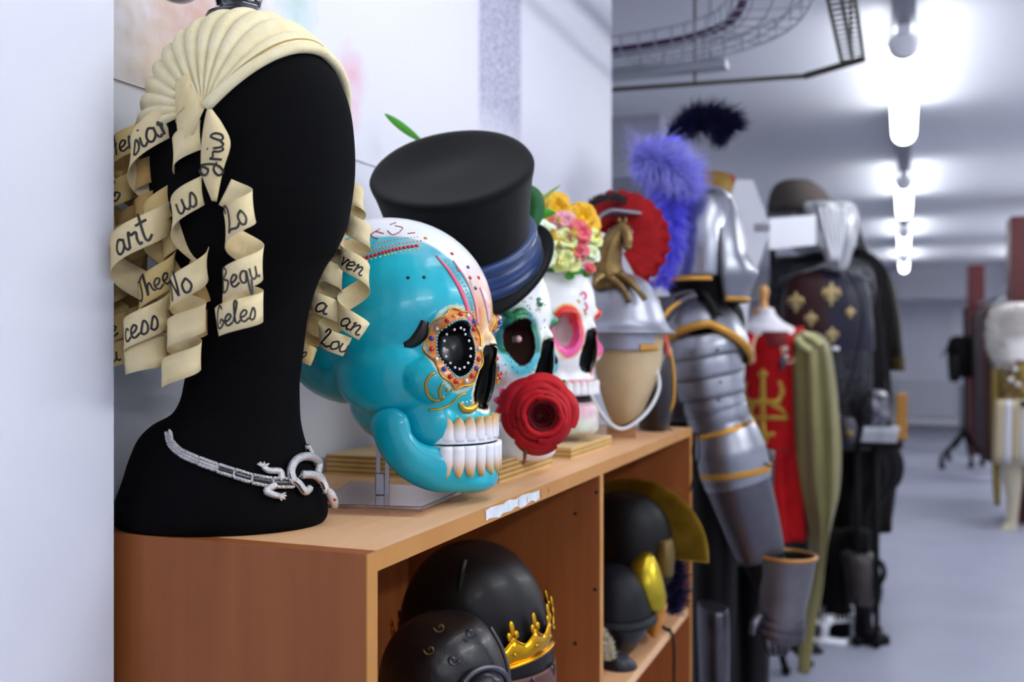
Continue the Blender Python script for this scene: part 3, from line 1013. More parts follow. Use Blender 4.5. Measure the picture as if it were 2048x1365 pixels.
# ================================================================ sugar skulls
def bake(mb, voxel, smooth):
    me = bpy.data.meshes.new('bake')
    me.from_pydata([tuple(p) for p in mb.v], [], mb.f)
    o = bpy.data.objects.new('bake', me)
    COL.objects.link(o)
    md = o.modifiers.new('r', 'REMESH')
    md.mode = 'VOXEL'
    md.voxel_size = voxel
    ms = o.modifiers.new('s', 'SMOOTH')
    ms.factor = 0.5
    ms.iterations = smooth
    dg = bpy.context.evaluated_depsgraph_get()
    m2 = bpy.data.meshes.new_from_object(o.evaluated_get(dg))
    vs = [v.co.copy() for v in m2.vertices]
    fs = [tuple(p.vertices) for p in m2.polygons]
    ns = [v.normal.copy() for v in m2.vertices]
    bpy.data.objects.remove(o)
    bpy.data.meshes.remove(me)
    bpy.data.meshes.remove(m2)
    return vs, fs, ns


def E3(mb, c, r, nu=24, nv=16):
    mb.ell(Vector(c), (Vector((r[0], 0, 0)), Vector((0, r[1], 0)), Vector((0, 0, r[2]))), nu, nv)


def skull_base(voxel, smooth):
    """local axes: x = forward (face), y = towards the camera side, z = up; brow at z = 0"""
    mb = MB()
    E3(mb, (0, 0, 0.002), (.130, .094, .113), 40, 28)
    E3(mb, (-.045, 0, -.035), (.083, .083, .072))
    E3(mb, (.076, 0, -.062), (.057, .074, .082))
    E3(mb, (.094, 0, -.122), (.036, .048, .032))
    E3(mb, (.035, 0, -.10), (.078, .072, .056))
    E3(mb, (.126, 0, -.042), (.015, .011, .024), 16, 10)
    for s in (-1, 1):
        E3(mb, (.082, .062 * s, -.072), (.036, .028, .026))
        E3(mb, (.030, .062 * s, -.070), (.062, .030, .046))
        E3(mb, (.070, .046 * s, -.122), (.040, .020, .034))
        E3(mb, (.098, .040 * s, -.010), (.030, .030, .014))
    return bake(mb, voxel, smooth)


def jaw_base(voxel, smooth):
    mb = MB()
    for s in (-1, 1):
        path = catmull([Vector(p) for p in ((.046, .080 * s, -.124), (.052, .079 * s, -.142), (.066, .074 * s, -.160), (.084, .063 * s, -.171), (.100, .046 * s, -.174), (.114, .026 * s, -.174), (.119, 0, -.174))], 4)
        for i, p in enumerate(path):
            t = i / (len(path) - 1)
            rr = (.025 - .011 * t, .012, .021 + .008 * t)
            E3(mb, p, rr, 14, 10)
    E3(mb, (.108, 0, -.178), (.026, .040, .026), 20, 14)
    E3(mb, (.112, 0, -.190), (.026, .040, .015), 20, 14)
    E3(mb, (.120, 0, -.186), (.018, .030, .018), 20, 14)
    return bake(mb, voxel, smooth)


EYE_C = Vector((.107, .044, -.040))
EYE_N = Vector((.78, .62, .02)).normalized()
EYE_T = Vector((-.62, .78, 0)).normalized()


def eye_coord(p, s, a=.0225, b=.0305):
    q = Vector((p.x, p.y * s, p.z)) - EYE_C
    return math.sqrt((q.dot(EYE_T) / a) ** 2 + (q.z / b) ** 2), q.dot(EYE_T) / a, q.z / b


def nose_coord(p):
    w = .017 + .010 * max(0, min(1, (-.055 - p.z) / .035))
    return math.sqrt(((abs(p.y) - .004) / w) ** 2 + ((p.z + .072) / .036) ** 2)


class Skull:
    def __init__(s, name, label, O, f, base, jaw, paint, mats, jawm, eye_size=1.0, drop=0.0, loc=None):
        s.O, s.fx = O, f.normalized()
        s.sx = Vector((s.fx.y, -s.fx.x, 0))
        s.root = thing(name, label, 'skull mask', loc or (O - Z * 0.2))
        vs, fs, ns = base
        outv, cols = [], []
        for p, n in zip(vs, ns):
            q = p.copy()
            e = 9
            for sd in (-1, 1):
                en = Vector((EYE_N.x, EYE_N.y * sd, EYE_N.z))
                if n.dot(en) > -0.1 and p.x > 0.03 and p.y * sd > 0:
                    ee, _, _ = eye_coord(p, sd)
                    ee /= eye_size
                    if ee < 1:
                        q = q - en * (.036 * math.sqrt(1 - ee * ee))
                    e = min(e, ee) if ee < e else e
            nn = nose_coord(p) if n.x > 0.0 and p.x > .07 else 9
            if nn < 1:
                q = q - Vector((1, 0, 0)) * (.028 * math.sqrt(1 - nn * nn))
            outv.append(s.w(q))
            cols.append(paint(p, e, nn))
        s.bvh0 = MB().add([s.w(p) for p in vs], fs).bvh()
        s.mb = MB().add(outv, fs)
        s.cran = s.mb.build('cranium', mats, s.root, vcol=cols)
        s.bvh = s.mb.bvh()
        vs, fs, ns = jaw
        mj = MB().add([s.w(p + Vector((0, 0, -drop))) for p in vs], fs)
        s.jaw = mj.build('lower_jaw', jawm, s.root)
        s.jbvh = mj.bvh()

    def patch(s, name, m, c, n, ta, tb, shape, depth, lift=0.0004):
        """dished inlay: shape(angle) -> (x, y) outline in the ta/tb plane round c, laid on the painted surface"""
        W_ = lambda v: s.fx * v.x + s.sx * v.y + Z * v.z
        rows = []
        for i in range(13):
            rr = i / 12
            row = []
            for j in range(48):
                x, y = shape(2 * PI * j / 48)
                q = s.w(c + ta * (x * max(rr, .02)) + tb * (y * max(rr, .02)))
                loc, nn, k, d = s.bvh0.ray_cast(q + W_(n) * .06, -W_(n))
                loc = loc if loc else q
                row.append(loc + W_(n) * (lift - depth * math.sqrt(max(0, 1 - rr * rr))))
            rows.append(row)
        return MB().grid(rows, cu=True, cap0=True).build(name, m, s.root)

    def nose(s, m):
        def sh(sd):
            def f(a):
                y = .0345 * math.sin(a)
                wd = .011 + .008 * max(0, min(1, (.006 - y) / .03))
                x = wd * math.cos(a)
                return (max(x, -.004) if sd > 0 else min(x, .004), y)
            return f
        for sd in (1, -1):
            s.patch('nose_cavity', m, Vector((.13, .010 * sd, -.072)), Vector((1, 0, 0)), Vector((0, 1, 0)), Vector((0, 0, 1)), sh(sd), .012)

    def eyes(s, m, a, b, depth):
        for sd in (1, -1):
            s.patch('eye_socket', m, Vector((EYE_C.x, EYE_C.y * sd, EYE_C.z)), Vector((EYE_N.x, EYE_N.y * sd, EYE_N.z)), Vector((EYE_T.x, EYE_T.y * sd, 0)), Vector((0, 0, 1)),
                    lambda q: (a * math.cos(q), b * math.sin(q)), depth)

    def w(s, p):
        return s.O + s.fx * p.x + s.sx * p.y + Z * p.z

    def teeth(s, m, zr, zb, drop=0.0, n=12, jaw=False, half=.053, f0=.092, fr=.040, wz=.0021):
        """a row of tapering teeth along the dental arch; zr = root, zb = biting edge"""
        for i in range(n):
            a = (i + 0.5) / n * 2 - 1
            ang = a * 1.45
            c = Vector((f0 + fr * math.cos(ang), half * math.sin(ang), 0))
            nrm = Vector((math.cos(ang) / fr, math.sin(ang) / half, 0)).normalized()
            tg = Vector((-nrm.y, nrm.x, 0))
            L = 0.0
            ww = .0072 if abs(a) < 0.5 else .0080
            rows, cols = [], []
            for j in range(9):
                t = j / 8
                z = zr + (zb - zr) * t - drop
                width = ww * (0.25 + 0.75 * min(1, t / 0.45) ** 0.6) if t > 0 else ww * 0.1
                width *= (1 if t < 0.97 else 0.85)
                row = []
                for k in range(10):
                    b = 2 * PI * k / 10
                    row.append(s.w(c + tg * (width * math.cos(b)) + nrm * (.0052 * math.sin(b)) + Z * z))
                    tt = max(0, min(1, (t - 0.15) / 0.5))
                    cols.append(tuple(x + (y - x) * tt for x, y in zip(m[1], m[2])))
                rows.append(row)
            MB().grid(rows, cu=True, cap0=True, cap1=True).build('tooth', m[0], s.root if not jaw else s.jaw, vcol=cols)


base_hi = skull_base(.0017, 26)
jaw_hi = jaw_base(.0022, 12)
base_lo = skull_base(.0026, 14)
tooth_m = mat('painted_teeth', '#ffffff', 0.35, vcol='paint', coat=0.2)

# ---------------------------------------------------------------- turquoise skull
TQ, TQ2, TQD = lin('#00a4bb'), lin('#12bdd0'), lin('#0b94a8')
WHT, ORG, BLK, CRM = lin('#eef2f6'), lin('#e08a3a'), lin('#060606'), lin('#f0dcb0')


def mixc(a, b, t):
    t = max(0, min(1, t))
    return tuple(x + (y - x) * t for x, y in zip(a, b))


def paint_blue(p, e, nn):
    n1 = noise.noise(p * 22)
    c = mixc(TQ, TQ2, 0.5 + 0.9 * n1)
    ang = math.atan2(p.z - 0.0, p.x)
    if p.x > -.12 and p.z > -.03:
        lim = 0.062 if ang > 1.3 else (0.030 + 0.032 * max(0, (ang - 0.3)) / 1.0 if ang > 0.3 else 0.026)
        if abs(p.y) < lim and (ang > 0.02):
            c = mixc(c, WHT, (lim - abs(p.y)) / .003)
        elif abs(p.y) < lim + .02 and .5 < ang < 1.3:
            c = mixc(c, WHT, (1 - (abs(p.y) - lim) / .02) * 0.55 * (0.5 + n1))  # whitish sheen beside the band, blended into the paint colour
        if ang < 0.55 and abs(p.y) < .028:
            c = mixc(c, ORG, (0.55 - ang) / 0.6)
    if abs(p.y) < .026 and p.x > .09 and -.055 < p.z < 0.006:
        c = mixc(c, mixc(CRM, ORG, abs(p.y) / .02), 0.85)
    if e < 1.5:
        c = mixc(c, ORG, (1.5 - e) / .12)
    if 1.5 <= e < 1.62:
        c = mixc(c, CRM, 0.6)
    if e < 1.05:
        c = lin('#0a0a0b')
    if nn < 1.06:
        c = BLK
    elif nn < 1.16:
        c = CRM
    return c


skin = mat('turquoise_gloss_paint', '#00a8bd', 0.30, vcol='paint', coat=0.25, bump=0.25, bscale=45)
jawm = mat('turquoise_jaw_paint', '#00a0b6', 0.30, col2='#10b4c6', nscale=20, coat=0.25, bump=0.2, bscale=45)
KS = 1.2 / FPX
OB = P(775, 630, 1.2)
blue = Skull('skull_mask', 'large turquoise painted skull mask with jewelled eye sockets and big teeth on a clear stand', OB, Vector((1, 0, 0)), base_hi, jaw_hi, paint_blue, skin, jawm)
root = blue.root
nose_m = mat('black_nose_paint', '#070607', .35, coat=.2)
blue.nose(nose_m)
blue.eyes(mat('black_socket', '#090909', .3, coat=.3), .0232, .0312, .030)
tcol = (tooth_m, lin('#d8a860'), lin('#efeef2'))
blue.teeth(tcol, -.116, -.1425, n=10)
blue.teeth(tcol, -.182, -.1475, n=10, jaw=True, half=.060, f0=.093, fr=.0415)
# white gum shields joining the teeth
for z0, z1, par in ((-.1455, -.1385, blue.root), (-.1475, -.1570, blue.jaw)):
    rows = []
    for j in range(6):
        z = z0 + (z1 - z0) * j / 5
        row = []
        for i in range(41):
            ang = (i / 40 * 2 - 1) * 1.75
            row.append(blue.w(Vector((.092 + .0415 * math.cos(ang), .0555 * math.sin(ang), z))))
        rows.append(row)
    MB().grid(rows).build('tooth_band', mat('tooth_white', '#eeedf2', 0.35, coat=0.2), par, solid=0.003)


def strip_on(bvh, pix, widths, name, m, parent, off=0.0006):
    L, Rr = [], []
    pp = catmull([Vector((p[0], p[1], w)) for p, w in zip(pix, widths)], 6)
    for i, p in enumerate(pp):
        t = (pp[min(i + 1, len(pp) - 1)] - pp[max(i - 1, 0)])
        t = Vector((t.x, t.y, 0)).normalized()
        n = Vector((-t.y, t.x, 0))
        a, b = hit(bvh, *(p + n * p.z / 2).xy), hit(bvh, *(p - n * p.z / 2).xy)
        if a and b:
            L.append(a[0] + a[1] * off)
            Rr.append(b[0] + b[1] * off)
    return MB().grid([L, Rr]).build(name, m, parent, solid=0.0008)


blk = mat('black_gloss_enamel', '#0a0909', 0.3, coat=0.2)
strip_on(blue.bvh, [(808, 690), (826, 685), (842, 668), (850, 642)], [10, 22, 26, 16], 'black_crescent', blk, root)


def dots(bvh, pts, r, name, m, parent, fl=0.7):
    mb = MB()
    for u, v in pts:
        h = hit(bvh, u, v)
        if h:
            t = h[1].orthogonal().normalized()
            mb.ell(h[0], (t * r, h[1].cross(t) * r, h[1] * r * fl), 8, 6)
    if mb.v:
        return mb.build(name, m, parent, kind='stuff' if len(pts) > 1 else None)


def along(pix, step):
    pp = catmull([Vector((p[0], p[1], 0)) for p in pix], 12)
    out, acc = [pp[0]], 0
    for a, b in zip(pp, pp[1:]):
        acc += (b - a).length
        if acc >= step:
            out.append(b)
            acc = 0
    return [(p.x, p.y) for p in out]


DM = {'red': mat('red_bead', '#c0202a', 0.2, coat=.5), 'blue': mat('blue_gem', '#20309a', 0.12, coat=1), 'tq': mat('turquoise_bead', '#6fd0dc', 0.25, coat=.5),
      'wh': mat('white_dot', '#f0eef0', 0.4), 'or': mat('orange_bead', '#e0913c', 0.3, coat=.3), 'cl': mat('clear_crystal', '#cfd6dc', 0.08, 0.6), 'pk': mat('pink_paint', '#e0607a', 0.4)}
dots(blue.bvh, along([(728, 517), (760, 507), (800, 497), (834, 492)], 6.5), .0026, 'red_rope', DM['red'], root)
dots(blue.bvh, along([(726, 507), (760, 497), (800, 488), (842, 482)], 5), .0013, 'orange_dots', DM['or'], root)
dots(blue.bvh, along([(726, 497), (760, 486), (800, 478), (838, 474)], 6), .0010, 'amber_dots', DM['or'], root)
dots(blue.bvh, along([(726, 524), (760, 514), (800, 504), (834, 498)], 7), .0012, 'yellow_dots', mat('yellow_dot', '#e8c860', .4), root)
strip_on(blue.bvh, [(872, 512), (900, 545), (922, 582), (936, 620), (942, 652)], [2, 6, 8, 8, 7], 'pink_stripe', DM['pk'], root)
strip_on(blue.bvh, [(906, 522), (932, 560), (950, 605), (956, 650)], [2, 3, 4, 5], 'rose_stripe', mat('rose_paint', '#e69aa0', .4), root)
dots(blue.bvh, along([(893, 522), (925, 565), (943, 610), (951, 655)], 6), .0012, 'ochre_dots', DM['or'], root)
strip_on(blue.bvh, [(960, 575), (972, 610), (978, 645)], [3, 4, 4], 'lilac_stripe', mat('lilac_paint', '#d8b0c4', .4), root)
for (u, v), cc in (((904, 508), 'red'), ((936, 535), 'blue'), ((951, 577), 'blue'), ((940, 556), 'red'), ((957, 556), 'red'), ((917, 540), 'pk'), ((851, 477), 'or')):
    dots(blue.bvh, [(u, v)], .0024, 'glued_gem', DM[cc], root)
# painted red scribbles on the white band
for pl in ([(741, 470), (752, 464), (768, 468)], [(741, 470), (748, 476), (756, 478)], [(741, 470), (760, 458)], [(775, 462), (785, 470), (800, 465)], [(790, 452), (805, 456), (800, 464)], [(815, 468), (830, 466)], [(700, 474), (712, 466), (722, 470)], [(780, 450), (792, 446)]):
    q = surf_line(blue.bvh, pl, 0.0002)
    if len(q) > 2:
        MB().tube(q, 0.0007, 5).build('red_scribble', DM['red'], root)
for u, v in ((816, 556), (848, 555)):
    dots(blue.bvh, [(u, v)], .0022, 'drilled_hole', blk, root, .15)
# eye socket jewels, both eyes
for sd in (1, -1):
    def onrim(a, b, ang, lift=0.0):
        q = EYE_C + EYE_T * (a * math.cos(ang)) + Z * (b * math.sin(ang))
        q = Vector((q.x, q.y * sd, q.z))
        en = Vector((EYE_N.x, EYE_N.y * sd, EYE_N.z))
        o_ = blue.w(q + en * .05)
        d_ = -(blue.fx * en.x + blue.sx * en.y + Z * en.z)
        loc, n, i, ds = blue.bvh0.ray_cast(o_, d_)
        return (loc if loc else blue.w(q)) - d_ * lift
    mb = MB()
    for i in range(54):
        mb.ball(onrim(.0238, .0318, 2 * PI * i / 54, .0006), .0012, 6, 5)
    mb.build('turquoise_bead_ring', DM['tq'], root, kind='stuff')
    ring2 = [onrim(.0345 + .0018 * math.cos(9 * 2 * PI * i / 60), .0435 + .0018 * math.cos(9 * 2 * PI * i / 60), 2 * PI * i / 60, .0008) for i in range(60)]
    MB().tube(ring2, .0012, 6, closed=True).build('scalloped_wire', M['gold'], root)
    seq = ['red', 'blue', 'cl', 'red', 'or', 'red', 'cl', 'blue', 'red', 'or', 'cl', 'red', 'blue', 'red', 'cl', 'or', 'red', 'red', 'blue', 'cl']
    for i, cc in enumerate(seq):
        a = 2 * PI * i / len(seq)
        p = onrim(.0292, .0375, a, .001)
        rr = .0030 if cc in ('red', 'blue', 'cl') else .0022
        MB().ball(p, rr, 10, 7).build('gem', DM[cc], root)
    mb = MB()
    for i in range(16):
        a = 2 * PI * i / 16
        p = onrim(.0165, .0225, a, .0004)
        mb.ball(p, .0016, 8, 6)
    mb.build('white_dot_ring', DM['wh'], root, kind='stuff')
# gold scrolls and the smile
gold_p = mat('gold_relief_paint', '#d0a23a', 0.3, 0.8)
for pl, r in (([(869, 746), (858, 754), (852, 770), (856, 789), (867, 800), (880, 800), (887, 793)], .0018), ([(885, 767), (879, 781), (881, 795), (886, 797)], .0016),
              ([(895, 776), (893, 783)], .0012), ([(903, 778), (901, 783)], .0010), ([(857, 820), (882, 818), (902, 808), (918, 793), (932, 787)], .0014)):
    q = surf_line(blue.bvh, pl, 0.0004)
    if len(q) > 2:
        MB().tube(q, r, 6).build('gold_scroll', gold_p, root)
q = surf_line(blue.bvh, [(918, 806), (926, 817), (938, 820), (948, 814), (953, 804)], 0.0006)
if len(q) > 2:
    MB().tube(q, [.0016, .0042, .0048, .0042, .0016], 10).build('gold_smile', gold_p, root)
dots(blue.bvh, [(925, 806), (933, 805), (941, 803)], .0018, 'crystal_row', DM['cl'], root)

# clear stand: acrylic plate, two rods, clamp
c1, c2, c3, c4 = PZ(640, 1008, TOP + .011), PZ(843, 1014, TOP + .011), PZ(930, 978, TOP + .011), PZ(700, 962, TOP + .011)
ac = mat('clear_acrylic', '#f0dcdc', 0.04, trans=0.95, spec=0.5)
st = thing('mask_stand', 'clear acrylic plate stand with two metal rods under the turquoise skull', 'stand', (c1 + c3) / 2 - Z * .011)
MB().poly([c1, c2, c3, c4], -Z * 0.005).build('acrylic_plate', ac, st, smooth=False, bevel=0.0008)
for u, v in ((747, 1008), (838, 1008), (915, 976), (715, 966)):
    p = PZ(u, v, TOP + .006)
    MB().lathe([(.003, 0), (.003, .006)], Vector((p.x, p.y, TOP)), Z, 12).build('foot', ac, st)
for u, vt in ((757, 835), (775, 830)):
    b = PZ(u, 988 if u < 770 else 990, TOP + .011)
    cdep = (b - CAM).dot(F)
    t = P(u, vt, cdep)
    MB().box((b + t) / 2, (.0045, .0045, (t - b).length), (R, F, Z)).build('rod', M['steel'], st, smooth=False)
b = PZ(760, 990, TOP + .011)
MB().box(b + Z * .012, (.010, .008, .024), (R, F, Z)).build('rod_clamp', M['steel'], st, smooth=False, bevel=.001)

# ---------------------------------------------------------------- white skull with the top hat
LWH = lin('#eef0f2')


def speck(p, s, th):
    return noise.noise(p * s) > th


def paint_teal(p, e, nn):
    c = LWH
    if e < 1.75:
        g = mixc(lin('#0e6f78'), lin('#2f8a4a'), 0.5 + 1.2 * noise.noise(p * 40))
        ang = 1.0 if p.z < -.055 else 0
        g = mixc(g, lin('#57c4d8'), ang * 0.8)
        c = mixc(c, g, (1.75 - e) / 0.35)
    elif e < 2.15 and noise.noise(p * 160) > 0.25:
        c = mixc(c, lin('#6e8a3c'), 0.7)
    if e < 1.08:
        c = lin('#2a0e08')
    if nn < 1.05:
        c = BLK
    elif nn < 1.15:
        c = mixc(c, lin('#8db06a'), .5)
    return c


def paint_pink(p, e, nn):
    c = LWH
    if e < 1.5:
        c = mixc(c, mixc(lin('#e02a2a'), lin('#e858a0'), (-.02 - p.z) / .045), (1.5 - e) / 0.12)
        if e > 1.38:
            c = mixc(c, lin('#e8b040'), .8)
    if e < 0.8:
        c = lin('#b9aba8')
    if nn < 1.05:
        c = lin('#16090c')
    elif nn < 1.2 and p.y < 0:
        c = lin('#e06a30')
    if -.126 < p.z < -.119 and p.x > .06:
        c = lin('#e58a9a')
    return c


white_skin = mat('white_gloss_paint', '#eef0f2', 0.38, vcol='paint', coat=0.15)
white_jaw = mat('white_jaw_paint', '#e9ebec', 0.4, col2='#dfe3e2', nscale=15)
OW = P(930, 629, 1.45)
sk2 = Skull('skull_mask', 'white painted skull mask with a teal ringed eye wearing the black top hat', OW, Vector((.985, -.10, 0)), base_lo, jaw_hi, paint_teal, white_skin, white_jaw, loc=OW - Z * (OW.z - TOP - .028))
wt = (tooth_m, lin('#e8e6e4'), lin('#f2f2f4'))
sk2.nose(nose_m)
sk2.eyes(mat('dark_brown_socket', '#1c0804', .85, spec=.1), .0232, .0315, .012)
sk2.teeth(wt, -.120, -.1425)
sk2.teeth(wt, -.172, -.1475, jaw=True, half=.060, f0=.093, fr=.0415)
for sd in (1, -1):
    c = sk2.w(Vector((.090, .034 * sd, -.040)))
    MB().ball(c, .018, 20, 14).build('eyeball', mat('brown_eyeball', '#2a0d07', 0.4), sk2.root)
    MB().ball(sk2.w(Vector((.1065, .0415 * sd, -.036))), .0048, 10, 8).build('eye_highlight', mat('pink_eye_highlight', '#e7b6b8', 0.3), sk2.root)  # highlight on the eye, put in as a small pink ball
teal = mat('green_leaf_paint', '#1d6a55', 0.3, col2='#2f8a50', nscale=60)
for pl, ws in (([(1000, 624), (1012, 628), (1024, 633), (1032, 636)], [6, 12, 12, 5]), ([(1028, 628), (1036, 623), (1046, 622), (1052, 628)], [5, 11, 11, 5]), ([(1030, 632), (1036, 640), (1044, 640)], [4, 9, 4])):
    strip_on(sk2.bvh, pl, ws, 'leaf_mark', teal, sk2.root)
strip_on(sk2.bvh, [(1075, 596), (1080, 606), (1080, 614)], [6, 12, 5], 'leaf_mark', teal, sk2.root)
dots(sk2.bvh, [(1082, 604)], .004, 'glued_crystal', DM['cl'], sk2.root)
dark_dot = mat('dark_speck', '#3c4038', .6)
dots(sk2.bvh, [(1008 + 3 * i, 700 + 30 * math.sin(i * 1.7)) for i in range(6)] + [(1025, 735), (1035, 745), (1055, 735), (1062, 725), (1066, 740), (1060, 745), (1090, 610), (1089, 640), (1090, 655), (1055, 612), (1060, 618), (1055, 628), (1010, 690), (1015, 710)], .0012, 'painted_specks', dark_dot, sk2.root)

# ---------------------------------------------------------------- white skull with the flower crown
OF = P(1049, 618, 1.745)
ff = (R * math.sin(math.radians(57)) - F * math.cos(math.radians(57)))
pink_jaw = mat('pink_jaw_paint', '#d99ab0', 0.4, col2='#c9d8c4', nscale=24, nstr=1.5)
sk3 = Skull('skull_mask', 'white painted skull mask with pink ringed eyes wearing the flower crown', OF, ff, base_lo, jaw_hi, paint_pink, white_skin, pink_jaw, drop=.010, loc=OF - Z * (OF.z - TOP - .018))
sk3.nose(nose_m)
sk3.teeth(wt, -.122, -.145, n=10)
MB().ell(sk3.w(Vector((.095, 0, -.155))), (sk3.fx * .03, sk3.sx * .04, Z * .010), 20, 10).build('mouth_lining', mat('dark_mouth', '#120608', .8), sk3.root)
jb = sk3.w(Vector((.03, 0, -.19)))
MB().lathe([(.045, 0), (.04, .02), (.036, OF.z - .20 + .06 - TOP - .018)], Vector((jb.x, jb.y, TOP + .018)), Z, 24).build('support_block', mat('pink_support', '#d58fa8', .5, col2='#a9cdb8', nscale=12), sk3.root)
for pl, cc in (([(1160, 590), (1167, 585), (1172, 592), (1168, 600)], '#e85a80'), ([(1155, 600), (1160, 606)], '#e8b040'), ([(1170, 605), (1174, 615), (1170, 622)], '#e8609a'), ([(1125, 632), (1140, 625), (1152, 624)], '#e06a4a'), ([(1168, 618), (1172, 630)], '#e8a040')):
    strip_on(sk3.bvh, pl, [4] * len(pl), 'painted_curl', mat('curl_paint', cc, .4), sk3.root)
# ================================================================ top hat
CH = 1.425
KH = CH / FPX
hc = P(932, 531, CH)
tilt = math.radians(37)
ha = (Z * math.cos(tilt) - F * math.sin(tilt) - R * 0.10).normalized()
he = (R - ha * R.dot(ha)).normalized()
hat = thing('top_hat', 'black felt top hat with a blue satin band tilted on the middle white skull', 'hat', hc)
rb, rt, Lh = 134 * KH, 156 * KH, 0.152
prof = []
for i in range(19):
    t = i / 18
    prof.append((rb + (rt - rb) * t ** 1.4 - 4 * KH * math.sin(PI * t), Lh * t))
prof += [(rt - 0.002, Lh + 0.003), (rt - 0.008, Lh + 0.004)]
mb = MB()
for i in range(1, 12):
    t = i / 11
    prof.append(((rt - 0.008) * (1 - t) + 0.0005, Lh + 0.004 - 0.010 * math.sin(PI / 2 * t)))
mb.lathe(prof, hc, ha, 64, e1=he)
# dent along the crown
hb = ha.cross(he)
for i, p in enumerate(mb.v):
    h = (p - hc).dot(ha)
    if h > Lh - 0.01:
        a, b = (p - hc).dot(he) / rt, (p - hc).dot(hb) / rt
        mb.v[i] = p + ha * (0.005 * math.sin(3 * a + 1) * math.exp(-b * b * 2) - 0.006 * math.exp(-((a + .1) ** 2 + (b - .35) ** 2) * 5))
mb.build('crown', M['felt'], hat)
mb = MB()
rows = []
for i in range(12):
    t = i / 11
    row = []
    for j in range(72):
        a = 2 * PI * j / 72
        rr = rb - 0.004 + (58 * KH) * t
        curl = (0.030 * abs(math.cos(a)) ** 2 - 0.006) * t ** 2.2
        row.append(hc + (he * math.cos(a) * (1 - 0.05 * t) + hb * math.sin(a) * 1.02) * rr + ha * curl)
    rows.append(row)
mb.grid(rows, cu=True)
mb.build('brim', M['felt'], hat, solid=0.004)
band = mat('blue_satin', '#123a78', 0.28, col2='#0c2a58', nscale=20, sheen=0.3)
prof = []
for i in range(25):
    t = i / 24
    bul = 0.004 + 0.006 * abs(math.sin(PI * t * 3.0)) ** 0.7 + (0.006 if t < 0.45 else 0)
    q = t * 0.34
    prof.append((rb + (rt - rb) * q ** 1.4 - 4 * KH * math.sin(PI * q) + bul * (1 if 0 < i < 24 else 0.2), Lh * q + 0.001))
MB().lathe(prof, hc, ha, 64, e1=he).build('satin_band', band, hat)
lf = mat('dark_green_leaf', '#0f5a22', 0.45, col2='#1c7a35', nscale=20)
lf2 = mat('bright_green_leaf', '#4cae22', 0.45, col2='#3c941c', nscale=20)


def leaf(pts, w, nm, m, parent, n=F, wave=0.0):
    sp = catmull(pts, 8)
    L, C, Q = [], [], []
    for i, p in enumerate(sp):
        t = (sp[min(i + 1, len(sp) - 1)] - sp[max(i - 1, 0)]).normalized()
        s_ = t.cross(n).normalized()
        ww = w * math.sin(PI * min(1, 0.06 + 0.94 * i / (len(sp) - 1))) ** 0.7
        L.append(p + s_ * ww)
        C.append(p + n * ww * 0.35)
        Q.append(p - s_ * ww)
    return MB().grid([L, C, Q]).build(nm, m, parent, solid=0.0008)


leaf([P(842, 282, 1.52), P(815, 262, 1.52), P(790, 243, 1.52), P(769, 227, 1.52)], .006, 'long_leaf', lf2, hat)
leaf([P(1050, 370, 1.45), P(1070, 395, 1.45), P(1072, 430, 1.45), P(1056, 478, 1.45)], .012, 'dark_leaf', lf, hat)
leaf([P(1052, 440, 1.46), P(1070, 432, 1.46), P(1092, 426, 1.46), P(1112, 426, 1.46)], .008, 'side_leaf', lf2, hat)
leaf([P(1070, 412, 1.48), P(1088, 396, 1.48), P(1106, 381, 1.48), P(1122, 370, 1.48)], .0024, 'thin_leaf', mat('pale_leaf', '#9cc06a', .5), hat)
bl = mat('blue_petal', '#2f8fd0', 0.5, col2='#1a5fa0', nscale=30)
for du, dv, c_ in ((1058, 400, 1.47), (1070, 412, 1.48), (1056, 470, 1.47), (1064, 455, 1.47)):
    p = P(du, dv, c_)
    MB().ell(p, (R * .011, F * .006, Z * .012), 12, 8).build('blue_petal', bl, hat)
leaf([P(926, 520, 1.318), P(940, 510, 1.316), P(960, 505, 1.314), P(975, 503, 1.314)], .007, 'tucked_leaf', mat('bottle_green_satin', '#16442f', .35), hat)

# ================================================================ flowers
def flower(name, label, cat, c, r, m, mc, npet=7, layers=2, up=None, group=None, rnd=0.25, width=0.55):
    up = (up or -F).normalized()
    t = thing(name, label, cat, c, group)
    a = up.orthogonal().normalized()
    b = up.cross(a)
    for ly in range(layers):
        for i in range(npet):
            an = 2 * PI * (i + 0.5 * ly) / npet + random.uniform(-.15, .15)
            d = a * math.cos(an) + b * math.sin(an)
            s_ = up.cross(d)
            L = r * (1 - 0.32 * ly) * random.uniform(1 - rnd, 1 + rnd * .4)
            lift = 0.25 + 0.45 * ly
            rows = []
            for k in range(7):
                q = k / 6
                p = c + d * (L * q) + up * (r * lift * math.sin(q * 1.9) - r * 0.15 * q * q)
                ww = L * width * math.sin(PI * (0.08 + 0.84 * q)) ** 0.8
                rows.append([p - s_ * ww + up * ww * .25, p - s_ * ww * .5, p, p + s_ * ww * .5, p + s_ * ww + up * ww * .25])
            MB().grid(rows).build('petal', m, t, solid=0.0006)
    MB().ell(c + up * r * .25, (a * r * .2, b * r * .2, up * r * .15), 10, 8).build('flower_centre', mc, t)
    return t


